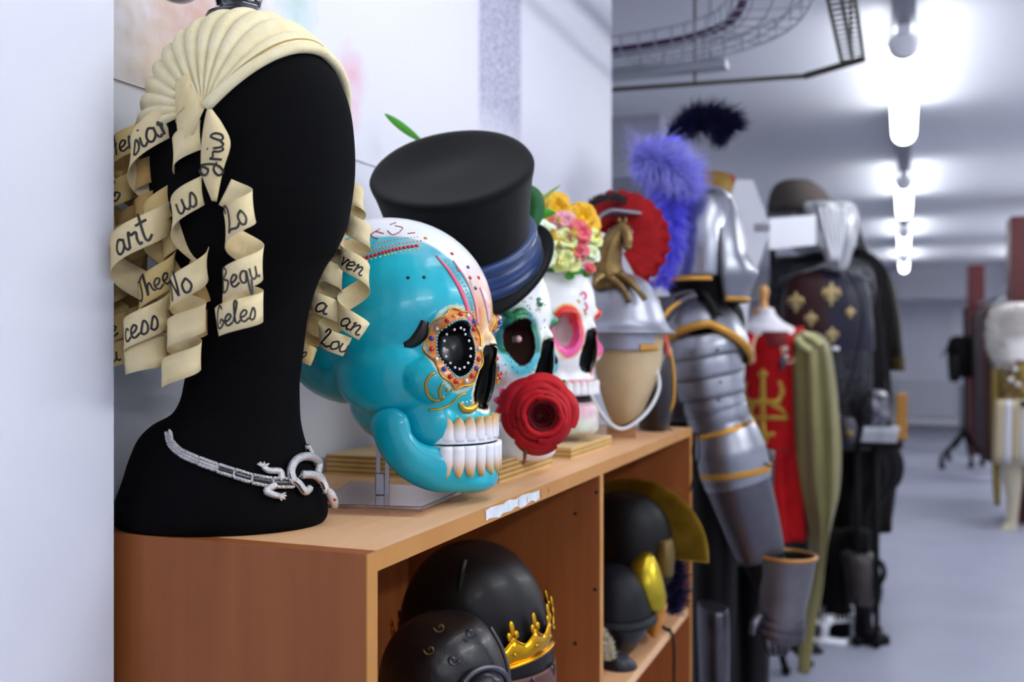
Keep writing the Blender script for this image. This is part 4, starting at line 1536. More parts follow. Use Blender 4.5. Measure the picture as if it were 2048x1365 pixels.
pet = {'yel': mat('yellow_petal', '#f0c814', .5, col2='#e8a80c', nscale=40), 'wht': mat('white_petal', '#f2f5ee', .5, col2='#d9edb0', nscale=40),
       'lim': mat('lime_petal', '#dbe86a', .5, col2='#f0f0c0', nscale=40), 'red': mat('red_petal', '#d8202c', .5, col2='#ee8a94', nscale=50),
       'org': mat('orange_petal', '#ee8a3c', .5, col2='#e85a28', nscale=40), 'pnk': mat('pink_petal', '#ec8ea0', .5, col2='#f4c4cc', nscale=40), 'cen': mat('flower_eye', '#c8a020', .6)}
CF = 1.66
fl = [('yellow fabric flower topmost on the flower crown', 1112, 422, 30, 'yel', 1.70), ('broad yellow fabric flower at the back of the crown beside the red crest', 1160, 442, 32, 'yel', 1.72),
      ('orange fabric flower below the topmost yellow flower', 1112, 448, 20, 'org', 1.66), ('large white fabric flower beside the brim of the top hat', 1083, 478, 34, 'wht', 1.61),
      ('white drooping flower hanging over the top hat brim', 1074, 510, 30, 'wht', 1.58), ('lime fabric flower in the middle of the flower crown', 1136, 488, 28, 'lim', 1.63),
      ('small lime flower low on the forehead of the far white skull', 1132, 522, 24, 'lim', 1.62), ('pink fabric flower beside the orange one', 1130, 447, 22, 'pnk', 1.65),
      ('red and pink fabric flower right of the lime flower', 1158, 470, 24, 'red', 1.63), ('small red flower under the red and pink flower', 1158, 506, 18, 'red', 1.62),
      ('cream flower at the right end of the flower crown', 1182, 478, 20, 'lim', 1.68), ('pale cream flower low at the right of the crown', 1180, 512, 18, 'wht', 1.66),
      ('round red bud at the lower right tip of the flower crown', 1178, 538, 12, 'red', 1.62), ('orange flower tucked between red and lime flowers', 1150, 520, 14, 'org', 1.63)]
crown = thing('flower_crown', 'bright crown of yellow white lime and red fabric flowers on the far white skull', 'flower crown', P(1128, 520, 1.68))
random.seed(21)
for lab, u, v, r, k_, c_ in fl:
    c_ = c_ + .015
    f_ = flower('flower', lab, 'flower', P(u, v, c_), 1.3 * r * c_ / FPX, pet[k_], pet['cen'], npet=random.choice((5, 6, 7)), layers=2,
                up=(-F + R * random.uniform(-.2, .6) + Z * random.uniform(.1, .6)))
    # a bloom is a part of the crown: its petals become sub-parts of one bloom mesh
    meshes = list(f_.children)
    head = meshes[0]
    vs = MB()
    for o_ in meshes[:-1]:
        base = len(vs.v)
        vs.v += [v_.co + ORIG[f_.name] for v_ in o_.data.vertices]
        vs.f += [tuple(i + base for i in p.vertices) for p in o_.data.polygons]
    vc = MB()
    vc.v = [v_.co + ORIG[f_.name] for v_ in meshes[-1].data.vertices]
    vc.f = [tuple(p.vertices) for p in meshes[-1].data.polygons]
    for o_ in meshes:
        bpy.data.objects.remove(o_)
    bpy.data.objects.remove(f_)
    fm = vs.build('bloom', pet[k_], crown, solid=0.0006, label=lab)
    vc.build('flower_centre', pet['cen'], fm)
hoop = [sk3.w(Vector((.118 * math.cos(a), .092 * math.sin(a), .060))) for a in [2 * PI * i / 40 for i in range(40)]]
MB().tube(hoop, .004, 6, closed=True).build('wire_hoop', lf, crown)
for u, v, c_ in ((1120, 505, 1.67), (1142, 540, 1.63), (1130, 550, 1.64), (1165, 545, 1.64)):
    leaf([P(u, v, c_), P(u + 8, v + 3, c_), P(u + 20, v + 4, c_)], .006, 'crown_leaf', lf2, crown)

# ================================================================ the red rose
CR = 1.275
KR = CR / FPX
rc = P(1082, 832, CR + 0.015)
rose = thing('rose', 'large dark red fabric rose held in the teeth of the middle white skull', 'rose', rc)
rm = mat('red_rose_petal', '#be0518', 0.6, col2='#a00412', nscale=30, spec=.25)
rm2 = mat('rose_petal_shade', '#5c020a', 0.65, col2='#480108', nscale=30, spec=.2)  # rose red darkened to paint the shade of the deep centre
random.seed(5)
up = (-F + R * .10 + Z * .05).normalized()
ra = (R - up * R.dot(up)).normalized()
rbv = up.cross(ra)
if rbv.z < 0:
    rbv = -rbv


def rose_petal(an, r, w, cup, h0, m, curl=0.3):
    rows = []
    for k in range(9):
        q = k / 8
        row = []
        for j in range(-5, 6):
            s_ = j / 5
            aa = an + s_ * w
            rad = r * (0.25 + 0.75 * q ** 0.8) * (1 - 0.10 * s_ * s_ * q)
            hh = h0 + cup * math.sin(q * PI * 0.62) - curl * r * max(0, q - .75) * 2 * (1 - .5 * s_ * s_) + 0.02 * r * math.sin(7 * s_ + an * 3) * q
            row.append(rc + (ra * math.cos(aa) + rbv * math.sin(aa)) * rad + up * hh)
        rows.append(row)
    return MB().grid(rows).build('petal', m, rose, solid=0.0007, subd=1)


for i in range(6):
    rose_petal(2 * PI * i / 6 + .25 + random.uniform(-.15, .15), 84 * KR * random.uniform(.84, 1.08), .66, 14 * KR, -20 * KR, rm, .5)
for i in range(5):
    rose_petal(2 * PI * i / 5 + .6 + random.uniform(-.15, .15), 72 * KR * random.uniform(.9, 1.06), .74, 26 * KR, -18 * KR, rm, .45)
for i in range(5):
    rose_petal(2 * PI * i / 5 + .1 + random.uniform(-.2, .2), 58 * KR * random.uniform(.92, 1.05), .80, 44 * KR, -20 * KR, rm, .30)
for i in range(4):
    rose_petal(2 * PI * i / 4 + .9, 46 * KR * random.uniform(.92, 1.05), .98, 54 * KR, -22 * KR, rm, .18)
for i in range(3):
    rose_petal(2 * PI * i / 3 + .5, 34 * KR, 1.2, 50 * KR, -24 * KR, rm2, .1)
for i in range(3):
    rose_petal(2 * PI * i / 3 + 1.4, 24 * KR, 1.2, 34 * KR, -24 * KR, rm2, .05)
rose_petal(1.0, 13 * KR, 2.4, 18 * KR, -22 * KR, rm2, .02)
MB().ell(rc - up * (20 * KR), (ra * 40 * KR, rbv * 40 * KR, up * 6 * KR), 20, 8).build('rose_backing', rm2, rose)  # dark disc added to close the hole behind the shaded petals
stem_m = mat('brown_green_stem', '#5a4a1c', .5, col2='#7a3a18', nscale=60)
stp = catmull([P(1056, 860, CR + .03), P(1051, 890, CR + .025), P(1050, 912, CR + .02), P(1047, 930, CR + .015)], 5)
MB().tube(stp, [6 * KR, 6 * KR, 4 * KR, 2 * KR], 8).build('stem', stem_m, rose)
MB().tube(catmull([P(1082, 832, CR + .04), P(1085, 805, CR + .07), P(1072, 775, CR + .12), P(1096, 758, CR + .17)], 5), .0025, 6).build('upper_stem', stem_m, rose)
leaf([P(1118, 775, CR + .05), P(1124, 768, CR + .05), P(1130, 760, CR + .05)], .004, 'small_leaf', lf2, rose)
leaf([P(1088, 893, CR + .04), P(1097, 896, CR + .04), P(1106, 890, CR + .04)], .006, 'sepal', mat('teal_sepal', '#2c8a70', .5), rose)
# pink carnation behind the rose
carn = thing('carnation', 'ruffled pink carnation behind the upper left of the red rose', 'flower', P(1020, 805, CR + .07))
pkm = mat('carnation_pink', '#e8305c', .6, col2='#d81c48', nscale=60)
cc0 = P(1022, 806, CR + .06)
for ring_, (rr, hh) in enumerate(((34, 0), (26, 8), (17, 14), (8, 18))):
    rows = []
    for q in range(4):
        rows.append([cc0 + (ra * math.cos(a) + rbv * math.sin(a)) * (rr * KR * (0.3 + 0.7 * q / 3) * (1 + .16 * math.sin(9 * a + ring_) * q / 3)) + up * (hh * KR + KR * (6 * q + 5 * math.sin(11 * a + ring_ * 2) * q / 3))
                     for a in [2 * PI * j / 60 for j in range(60)]])
    MB().grid(rows, cu=True).build('ruffle', pkm, carn, solid=.0006)
MB().tube([cc0 + F * .003, cc0 + F * .02 - R * .01, sk2.w(Vector((.10, 0, -.142)))], .002, 6).build('stem', stem_m, carn)

# ================================================================ silver helmet with brass horse and red crest
C5 = 1.95
K5 = C5 / FPX
b5 = P(1243, 862, C5)
form = thing('plaster_bust', 'cream plaster head form on a small block under the silver horse helmet', 'head form', (b5.x, b5.y, TOP))
pl = mat('cream_plaster', '#cdb791', .7, col2='#bba37a', nscale=14, bump=.1, bscale=40)
mb = MB().slices([(600, 1192, 1318, .075), (660, 1186, 1326, .085), (700, 1188, 1324, .088), (745, 1192, 1318, .085), (785, 1201, 1302, .075), (820, 1212, 1286, .06), (845, 1224, 1272, .045), (858, 1236, 1262, .03)], C5, n=36)
mb.build('face_blank', pl, form)
bz = P(1243, 858, C5)
mb = MB().box(Vector((b5.x, b5.y, (TOP + bz.z) / 2)), (.05, .05, bz.z - TOP), (R, F, Z))
mb.build('block', mat('tan_wood_block', '#a4764a', .6), form, smooth=False, bevel=.001)
helm = thing('crested_helmet', 'silver ancient style helmet with brass horse and red brush crest on the cream head form', 'helmet', P(1250, 640, C5))
ss = mat('satin_silver', '#b0b2bc', .40, .75, col2='#989aa6', nscale=6)
mb = MB().slices([(551, 1222, 1262, .03), (556, 1205, 1278, .055), (570, 1188, 1296, .078), (592, 1176, 1309, .092), (615, 1168, 1320, .099), (638, 1163, 1327, .103), (652, 1157, 1334, .108), (662, 1146, 1343, .118), (667, 1140, 1350, .123)], C5, n=48, cap=(True, False))
mb.build('bowl', ss, helm, solid=.003)
mb = MB().slices([(640, 1176, 1318, .09), (664, 1177, 1320, .094), (686, 1178, 1319, .094), (701, 1179, 1318, .093)], C5, n=48, cap=(False, False))
mb.build('brow_band', ss, helm, solid=.003)
MB().slices([(689, 1177, 1320, .096), (702, 1177, 1320, .096)], C5, n=48, cap=(False, False), a0=-.3, a1=1.3).build('gilt_edge', M['gold_trim'], helm, solid=.003)
white_cord = mat('white_cord', '#dfe2e4', .6)
lp = [P(u, v, C5 - dc) for u, v, dc in ((1176, 745, .05), (1183, 790, .065), (1206, 832, .075), (1235, 857, .078), (1262, 852, .075), (1296, 822, .06), (1316, 785, .05), (1317, 755, .045), (1304, 715, .05))]
MB().tube(catmull(lp, 6), .0035, 8).build('chin_cord', white_cord, helm)
lp2 = [p + Vector((-.002, .004, .002)) for p in lp]
MB().tube(catmull([p + F * .006 + R * (-.006 if i < 4 else 0) + Z * .004 for i, p in enumerate(lp)], 6), .003, 6).build('cord_lining', M['black'], helm)
# red brush crest in the fore-and-aft plane
crm = mat('red_bristle', '#c0040a', .7, col2='#a80208', nscale=60)
random.seed(9)
cxy = (1238, 482)
mb = MB()
CX = Vector((1, 0, 0))
cc = P(cxy[0], cxy[1], C5 + .02)
rin, rout = 34 * K5, 96 * K5
for i in range(3600):
    a = math.radians(random.uniform(-60, 150))
    ly = random.uniform(-1, 1) * .022
    d = CX * math.cos(a) + Z * math.sin(a)
    ro = rout * (1.0 + .03 * math.sin(a * 23) + random.uniform(-.05, .03)) * (0.93 if a > 2.2 else 1.0)
    st_ = rin * (.9 if a < .3 else 1.1)
    p0 = cc + d * st_ + Vector((0, ly, 0))
    side_ = Vector((-math.sin(a), 0, math.cos(a)))
    w_ = .0018
    p1 = cc + d * ro + Vector((0, ly * 1.15, 0))
    mid_ = (p0 + p1) / 2
    mb.add([p0 - side_ * w_, p0 + side_ * w_, p1 + side_ * w_ * 1.4, p1 - side_ * w_ * 1.4], [(0, 1, 2, 3)])
mb.build('red_crest', crm, helm, smooth=False)
# crest holder shell with its peak
rows = []
for q in range(9):
    a = math.radians(200 - 125 * q / 8)
    row = []
    for j in range(7):
        s_ = (j - 3) / 3
        row.append(P(1228, 470, C5 - .03) + R * (43 * K5 * math.cos(a)) + Z * (52 * K5 * math.sin(a) - 8 * K5 * s_ * s_) + F * (.026 * s_))
    rows.append(row)
rows.append([p + R * 40 * K5 - Z * 5 * K5 for p in rows[-1]])
holder = mat('grey_holder', '#8d8690', .45, .5)
MB().grid(rows).build('crest_holder', holder, helm, solid=.003)
dk = mat('dark_bristle', '#2a2024', .8)
mb = MB()
for i in range(700):
    t = random.random()
    p = P(1180 + 70 * t, 428 - 26 * math.sin(PI * (.15 + .6 * t)), C5 - .03 + random.uniform(-.02, .02))
    mb.strand(p, Z + R * random.uniform(-.4, .5), random.uniform(8, 20) * K5, .0012, .1, seg=2)
mb.build('dark_brush', dk, helm)
# brass horse
br = M['brass']
hb_ = MB()
hn = catmull([P(1222, 572, C5 - .05), P(1214, 535, C5 - .055), P(1220, 500, C5 - .06), P(1234, 470, C5 - .065), P(1247, 456, C5 - .07)], 6)
hb_.tube(hn, [34 * K5, 30 * K5, 25 * K5, 18 * K5, 13 * K5], 14)
hd_ = catmull([P(1240, 452, C5 - .07), P(1250, 462, C5 - .075), P(1255, 478, C5 - .08), P(1256, 492, C5 - .082)], 5)
hb_.tube(hd_, [12 * K5, 13 * K5, 10 * K5, 8 * K5], 12)
hb_.ball(P(1255, 494, C5 - .082), 8.5 * K5)
hb_.build('horse', br, helm)
for u in (1238, 1250):
    MB().lathe([(4 * K5, 0), (4.5 * K5, 5 * K5), (.4 * K5, 14 * K5)], P(u, 447, C5 - .07), Z + R * .1, 8).build('horse_ear', br, helm)
for pts in ([(1220, 556), (1240, 572), (1250, 585), (1258, 604)], [(1238, 548), (1262, 566), (1278, 584), (1290, 598)], [(1205, 552), (1192, 562), (1186, 574)]):
    MB().tube(catmull([P(u, v, C5 - .085 - .01 * i) for i, (u, v) in enumerate(pts)], 5), [10 * K5, 8 * K5, 5 * K5, 6 * K5], 10).build('horse_foreleg', br, helm)
mb = MB()
for i in range(10):
    t = i / 9
    mb.tube([P(1206 + 18 * t, 545 - 70 * t, C5 - .075), P(1198 + 22 * t, 556 - 66 * t, C5 - .07), P(1200 + 18 * t, 572 - 70 * t, C5 - .065)], .003, 6)
mb.build('horse_mane', br, helm)

# black helmet with gold rim at the far end
C6 = 2.12
g = P(1318, 842, C6)
bh = thing('black_helmet', 'closed black helmet with gold rim behind the white chin cord of the horse helmet', 'helmet', (g.x, g.y, TOP))
gl = mat('gloss_black_red', '#120a0c', .35, coat=.2)
mb = MB().slices([(676, 1292, 1330, .03), (690, 1280, 1342, .055), (720, 1272, 1347, .07), (770, 1268, 1350, .075), (815, 1270, 1346, .072), (845, 1276, 1338, .066), (P(0, 0, 1).z * 0 + 688 + .18 / (C6 / FPX), 1280, 1334, .06)], C6, n=32)
mb.build('shell', gl, bh)
rim = catmull([P(u, v, C6 - .05) for u, v in ((1328, 682), (1338, 700), (1345, 730), (1348, 770), (1346, 806), (1336, 826))], 6)
MB().tube(rim, .004, 8).build('gold_rim', M['gold_trim'], bh)
MB().tube(catmull([P(1325, 668, C6 - .04), P(1332, 690, C6 - .05), P(1334, 715, C6 - .055)], 5), .007, 8).build('red_edge', mat('red_lacquer', '#b02a1c', .4), bh)
# ================================================================ suit of plate armour beyond the bookcase
CA = 2.36
KA = CA / FPX
ag = P(1430, 688, CA)
arm = thing('suit_of_armour', 'silver plate armour with gold edging standing at the far end of the bookcase', 'armour', (ag.x, ag.y, 0))
st_, sd_, gt = M['steel'], M['steel_dark'], M['gold_trim']
# dark torso form and legs
MB().slices([(575, 1372, 1452, .07), (600, 1345, 1470, .10), (640, 1310, 1488, .12), (720, 1306, 1482, .13), (800, 1312, 1470, .12), (870, 1320, 1466, .11), (940, 1318, 1490, .11)], CA + .12, n=36).build('torso_form', M['black'], arm)
MB().slices([(596, 1298, 1412, .10), (612, 1290, 1420, .115), (640, 1284, 1420, .125), (700, 1290, 1416, .13), (780, 1300, 1410, .12), (838, 1306, 1400, .11)], CA + .10, n=36).build('breastplate', sd_, arm)
ft = CV + EYE / (2.47 / FPX)
for l_, r_, dc in ((1376, 1474, .10), (1462, 1540, .16)):
    MB().slices([(900, l_ - 6, r_ + 8, .075), (1000, l_, r_ + 4, .075), (1200, l_ + 4, r_, .065), (1500, l_ + 10, r_ - 6, .06), (1740, l_ + 12, r_ - 8, .05), (CV + EYE * FPX / (CA + dc) - 1, l_ + 2, r_ + 4, .09)], CA + dc, n=24).build('trouser_leg', M['black_leather'], arm)
MB().slices([(1212, 1400, 1452, .055), (1222, 1396, 1456, .064), (1300, 1398, 1458, .064), (1420, 1402, 1456, .06), (1600, 1406, 1450, .055)], CA - .02, n=28).build('cuisse', sd_, arm)
# gorget straps
for pts, w_ in (([(1330, 640), (1360, 606), (1400, 590), (1432, 588)], 9), ([(1300, 628), (1350, 590), (1402, 578)], 6)):
    MB().tube(catmull([P(u, v, CA - .06) for u, v in pts], 6), w_ * KA, 8, flat=.5).build('collar_plate', sd_, arm)
# pauldron: shell of an ellipsoid above an arched lower edge
pc = P(1412, 690, CA)
rows, edge, topedge = [], [], []
for j in range(49):
    a = -0.35 + (PI + .7) * j / 48          # azimuth: right -> front -> left
    ca, sa = math.cos(a), math.sin(a)
    arch = 40 * KA * max(0, sa) ** 1.2
    low = arch - 34 * KA * max(0, ca) - 2 * KA * max(0, -ca)
    hmax = 104 * KA
    row = []
    for i in range(15):
        z = low + (hmax * .985 - low) * i / 14
        q = math.sqrt(max(0.0, 1 - max(-.3, z / hmax) ** 2))
        lean = -22 * KA * (z / hmax) 
        row.append(pc + R * (84 * KA * ca * q + lean) - F * (.105 * sa * q) + Z * z)
    rows.append(row)
    edge.append(row[0])
MB().grid(rows).build('pauldron', st_, arm, solid=.003)
MB().tube([p - F * .001 for p in edge], 8.5 * KA, 8, flat=.6).build('pauldron_edge', gt, arm)
MB().tube(catmull([P(1318, 668, CA - .07), P(1330, 630, CA - .075), P(1360, 604, CA - .06), P(1400, 592, CA - .05)], 6), 5 * KA, 8).build('pauldron_edge', gt, arm)
MB().tube(catmull([P(1408, 580, CA - .075), P(1424, 604, CA - .09), P(1440, 632, CA - .105)], 6), 9 * KA, 8, flat=.5).build('strap', M['black_leather'], arm)


def tubeplate(name, pts, rads, c, m, parent, dents=(), sq=.92, n=40, solid=.003, flare=()):
    """plate of changing width round an axis drawn through pixel points"""
    ax = catmull([P(u, v, c) for u, v in pts], 6)
    rr = [interp([(k / (len(rads) - 1), q) for k, q in enumerate(rads)], i / (len(ax) - 1))[0] * c / FPX for i in range(len(ax))]
    rows = []
    for i, p in enumerate(ax):
        t = (ax[min(i + 1, len(ax) - 1)] - ax[max(i - 1, 0)]).normalized()
        a = (R - t * R.dot(t)).normalized()
        b = t.cross(a)
        rows.append([p + (a * math.cos(2 * PI * j / n) + b * math.sin(2 * PI * j / n) * sq) * rr[i] for j in range(n)])
    o = MB().grid(rows, cu=True).build(name, m, parent, solid=solid)
    return rows


# upper arm lames
cl = CA - .03
lames = [([(1402, 668), (1410, 712)], [62, 70, 71]), ([(1406, 700), (1416, 752)], [66, 70, 70]), ([(1414, 742), (1424, 792)], [64, 66, 66]),
         ([(1424, 782), (1428, 806), (1432, 822)], [60, 61, 62, 60]), ([(1431, 814), (1436, 836), (1440, 852)], [60, 61, 60, 58])]
for i, (pts, rd) in enumerate(lames):
    rws = tubeplate('arm_lame', pts, rd, cl - .004 * (5 - i) * 0, st_, arm)
    MB().tube(rws[-1], .0022, 6, closed=True).build('lame_edge', sd_, arm)
for u, v in ((1436, 700), (1442, 764), (1438, 800)):
    MB().ball(P(u, v, cl - .081), .0035, 8, 6).build('rivet', sd_, arm)
tubeplate('elbow_lining', [(1438, 836), (1452, 872)], [54, 56], cl, M['black_leather'], arm)
# elbow cop
ce = cl - .01
tubeplate('elbow_cop', [(1446, 842), (1452, 862), (1460, 900), (1468, 935), (1472, 952)], [50, 60, 69, 69, 67], ce, st_, arm)
rw = tubeplate('elbow_edge', [(1447, 852), (1450, 861)], [56, 61], ce - .002, gt, arm)
rw = tubeplate('elbow_edge', [(1470, 936), (1472, 948)], [71, 70], ce, gt, arm)
MB().tube([P(1488, 852, ce - .06), P(1500, 845, ce - .06), P(1498, 828, ce - .06)], .004, 6).build('buckle_tongue', st_, arm)
# forearm
tubeplate('vambrace', [(1470, 945), (1474, 960), (1490, 1010), (1508, 1070), (1522, 1118)], [66, 64, 60, 54, 48], ce + .004, sd_, arm)
tubeplate('vambrace_lip', [(1473, 952), (1477, 966)], [67, 66], ce + .002, st_, arm)
tubeplate('wrist_lining', [(1520, 1108), (1536, 1140), (1552, 1170)], [42, 40, 36], ce, M['black_leather'], arm)
# gauntlet with its flared cuff
cg = CA - .06
cuff = [(1572, 1112), (1571, 1150), (1566, 1200), (1560, 1246), (1556, 1280)]
rws = tubeplate('gauntlet_cuff', cuff, [58, 52, 46, 44, 38], cg, mat('grey_gauntlet', '#77747a', .45, .6, col2='#5a575a', nscale=10), arm, sq=1.0)
MB().tube([p + (Z * (.022 * (p - P(1572, 1112, cg)).dot(R) / .06) * 0) for p in rws[0]], 4.5 * KA, 8, closed=True).build('cuff_edge', mat('copper_edge', '#b07a42', .4, .5), arm)
tubeplate('cuff_lining', [(1572, 1114), (1570, 1160), (1564, 1220)], [52, 46, 40], cg, M['black'], arm)
for v_, r_ in ((1222, 46), (1240, 46), (1258, 44)):
    tubeplate('gauntlet_lame', [(1563, v_), (1561, v_ + 16)], [r_, r_ + 2], cg, sd_, arm)
for i in range(4):
    MB().tube(catmull([P(1536 + 13 * i, 1276, cg - .02), P(1536 + 12 * i, 1296, cg - .03), P(1540 + 10 * i, 1308, cg - .015)], 4), [.011, .010, .008], 8).build('gauntlet_finger', sd_, arm)
MB().tube(catmull([P(1520, 1230, cg - .03), P(1508, 1250, cg - .05), P(1504, 1270, cg - .05)], 4), [.012, .010, .008], 8).build('gauntlet_thumb', sd_, arm)
# laces hanging beside the bookcase end
for pts in ([(1392, 862), (1384, 900), (1388, 940), (1380, 985)], [(1396, 866), (1398, 910), (1390, 950), (1394, 990)], [(1288, 850), (1322, 852), (1352, 866), (1366, 880)]):
    MB().tube(catmull([P(u, v, 2.10) for u, v in pts], 6), .0018, 6).build('lace', M['black_leather'], arm)
MB().tube(catmull([P(1500, 905, ce - .05), P(1520, 922, ce - .05), P(1545, 935, ce - .05)], 4), .0022, 6).build('lace', M['black_leather'], arm)

# ---------------------------------------------------------------- closed helmet with plumes
CHM = CA + .02
hp = P(1410, 590, CHM)
hl = thing('closed_helmet', 'polished silver closed helmet with gold edging and a purple plume above the plate armour', 'helmet', hp)
pol = mat('polished_steel', '#c0c2ca', .30, .9, col2='#9a9ea8', nscale=7)
MB().slices([(374, 1395, 1428, .02), (380, 1376, 1443, .05), (394, 1358, 1458, .08), (420, 1344, 1470, .10), (450, 1336, 1478, .112), (490, 1330, 1483, .118), (530, 1328, 1486, .118), (558, 1326, 1488, .116)], CHM, n=44, cap=(True, False)).build('skull_plate', pol, hl, solid=.003)
# visor with its beak
rows = []
for v, l, r, dh in catmull_n([(404, 1428, 1464, .075), (440, 1422, 1478, .10), (480, 1420, 1486, .118), (512, 1420, 1492, .126), (530, 1420, 1503, .130), (548, 1420, 1512, .132), (562, 1420, 1508, .130), (580, 1424, 1500, .122), (602, 1430, 1494, .11)], 4):
    row = []
    for j in range(25):
        a = -0.9 + (PI * .5 + .9) * j / 24
        cen = P(1410, v, CHM)
        hw = (r - 1410) * CHM / FPX
        ll = (1410 - l) * CHM / FPX
        row.append(cen + R * (hw * math.cos(a) if math.cos(a) > 0 else 0) - F * (dh * math.sin(a)) + R * (-ll * max(0, math.sin(a)) ** 3))
    rows.append(row)
visor = MB().grid(rows).build('visor', st_, hl, solid=.003)
MB().tube([rows[i][-1] for i in range(len(rows))], .003, 6).build('visor_joint', sd_, hl)
MB().tube(rows[-1], 6 * KA, 8, flat=.7).build('visor_edge', gt, hl)
pts = [P(1300, 566, CHM - .05), P(1330, 560, CHM - .10), P(1380, 556, CHM - .125), P(1424, 556, CHM - .125)]
MB().tube(catmull(pts, 6), 7 * KA, 8, flat=.6).build('neck_edge', gt, hl)
MB().slices([(556, 1330, 1486, .112), (580, 1336, 1490, .108), (606, 1352, 1490, .10)], CHM + .004, n=36).build('helmet_lining', M['black'], hl)
MB().ball(P(1434, 470, CHM - .112), .006, 10, 8).build('visor_pivot', sd_, hl)
# plumes
blu = mat('violet_plume_barbs', '#7d78fa', .7, col2='#645cec', nscale=20, spec=.2)
blu2 = mat('light_violet_barbs', '#b2b0ff', .75, spec=.2)
nav = mat('navy_feather_barbs', '#0e1034', .8, spec=.2)
random.seed(31)
mb, mb2 = MB(), MB()
sp1 = [P(1290, 300, CHM - .02), P(1320, 330, CHM - .05), P(1345, 370, CHM - .09), P(1345, 430, CHM - .12), P(1340, 500, CHM - .12), P(1325, 570, CHM - .10)]
sp1[0] = P(1278, 300, CHM - .02)
plume(mb, sp1, [r * KA for r in (44, 60, 54, 36, 34, 18)], 3400, w=.0013, droop=.5, lean=.6)
plume(mb2, [P(1276, 320, CHM - .06), P(1312, 325, CHM - .11), P(1358, 345, CHM - .12), P(1385, 385, CHM - .11)], [r * KA for r in (42, 58, 50, 28)], 3200, w=.0013, droop=.4, lean=.5)
plume(mb, [P(1300, 560, CHM - .1), P(1290, 580, CHM - .1), P(1282, 592, CHM - .1)], [r * KA for r in (20, 22, 14)], 400, w=.0013, droop=.8)
for _ in range(60):
    mb2.strand(P(random.uniform(1262, 1320), random.uniform(280, 330), CHM - .06), Z + R * random.uniform(-1.2, .3), random.uniform(30, 62) * KA, .0007, .2, curl=random.uniform(-.6, .6))
mb.build('violet_plume', blu, hl, smooth=False)
mb2.build('light_plume', blu2, hl, smooth=False)
MB().lathe([(.019, 0), (.021, .03), (.026, .032), (.026, .048), (.021, .05)], P(1346, 318, CHM - .05), Z + R * -.15 - F * .1, 20).build('plume_socket', blu, hl)
MB().lathe([(.0215, 0), (.0215, .022)], P(1345, 308, CHM - .056), Z + R * -.15 - F * .1, 20).build('socket_band', M['black'], hl)
mb = MB()
plume(mb, [P(1342, 290, CHM - .05), P(1362, 262, CHM - .05), P(1390, 240, CHM - .05), P(1420, 236, CHM - .05), P(1446, 248, CHM - .05), P(1456, 258, CHM - .05)], [r * KA for r in (22, 30, 36, 40, 42, 34)], 4200, w=.0014, droop=.2, lean=.7)
for _ in range(90):
    mb.strand(P(random.uniform(1360, 1450), random.uniform(255, 275), CHM - .05), -Z + R * random.uniform(-.5, .8), random.uniform(20, 42) * KA, .0006, .2, curl=random.uniform(-.6, .6))
mb.build('navy_feather', nav, hl, smooth=False)
MB().tube(catmull([P(1342, 300, CHM - .05), P(1370, 258, CHM - .05), P(1415, 238, CHM - .05), P(1455, 256, CHM - .05)], 6), .004, 6).build('feather_quill', nav, hl)

# ================================================================ inside the bookcase: near bay
SHF = SH
bl_m = mat('dark_brown_leather', '#0c0908', .45, spec=.3, coat=.05, bump=.12, bscale=70)
CD = 1.375
KD = CD / FPX
vb = CV + .565 / KD
dg = P(950, vb, CD)
dome = thing('domed_helmet', 'tall dark leather domed helmet with a riveted brown band on the near shelf', 'helmet', (dg.x, dg.y, SHF))
MB().slices([(1090, 925, 965, .02), (1096, 895, 995, .05), (1115, 862, 1030, .075), (1145, 833, 1058, .088), (1185, 813, 1080, .095), (1230, 802, 1094, .098), (1280, 796, 1102, .099), (1330, 796, 1104, .099), (1372, 797, 1104, .099)], CD, n=48, cap=(True, False)).build('dome', bl_m, dome, solid=.003)
MB().slices([(1318, 792, 1108, .102), (1345, 791, 1110, .103), (1376, 792, 1110, .103)], CD, n=48, cap=(False, False)).build('leather_band', mat('brown_leather_band', '#5a352b', .5, bump=.2, bscale=80), dome, solid=.004)
for a in (20, 45, 70, 95):
    d = math.radians(a)
    p = P(950, 1338, CD) + R * (160 * KD * math.cos(d)) - F * (.105 * math.sin(d)) + Z * (20 * KD * math.cos(d))
    MB().ball(p, .0035, 8, 6).build('rivet', M['steel_dark'], dome)
for pts in ([(1102, 1330), (1098, 1400), (1094, 1480), (1090, vb)], [(800, 1340), (802, 1440), (806, vb)], [(950, 1350), (950, 1440), (950, vb)]):
    dd = .0 if pts[0][0] != 950 else .09
    MB().tube([P(u, v, CD - .03 + dd) for u, v in pts], .006, 6, flat=.5).build('hanging_strap', M['black'], dome)
MB().slices([(1120, 922, 934, .004), (1200, 908, 922, .005)], CD - .085, n=8).build('ridge', bl_m, dome)
# gold crown round the dome, sloping up to the right
cw = thing('crown', 'gold pointed crown with studs resting on the brown band of the domed helmet', 'crown', P(950, 1300, CD))
au = mat('shiny_gold', '#d8a020', .18, 1.0)
ca_ = (Z + R * -.14).normalized()
e1 = (R - ca_ * R.dot(ca_)).normalized()
e2 = ca_.cross(e1)
cc_ = P(952, 1292, CD)
rx_, ry_ = 157 * KD, .110


def cpt(a, h, fl=1.0):
    k_ = 1 + fl * h * .9
    return cc_ + e1 * (math.cos(a) * rx_ * k_) + e2 * (-math.sin(a) * ry_ * k_ * (-1 if e2.dot(F) < 0 else 1)) + ca_ * h


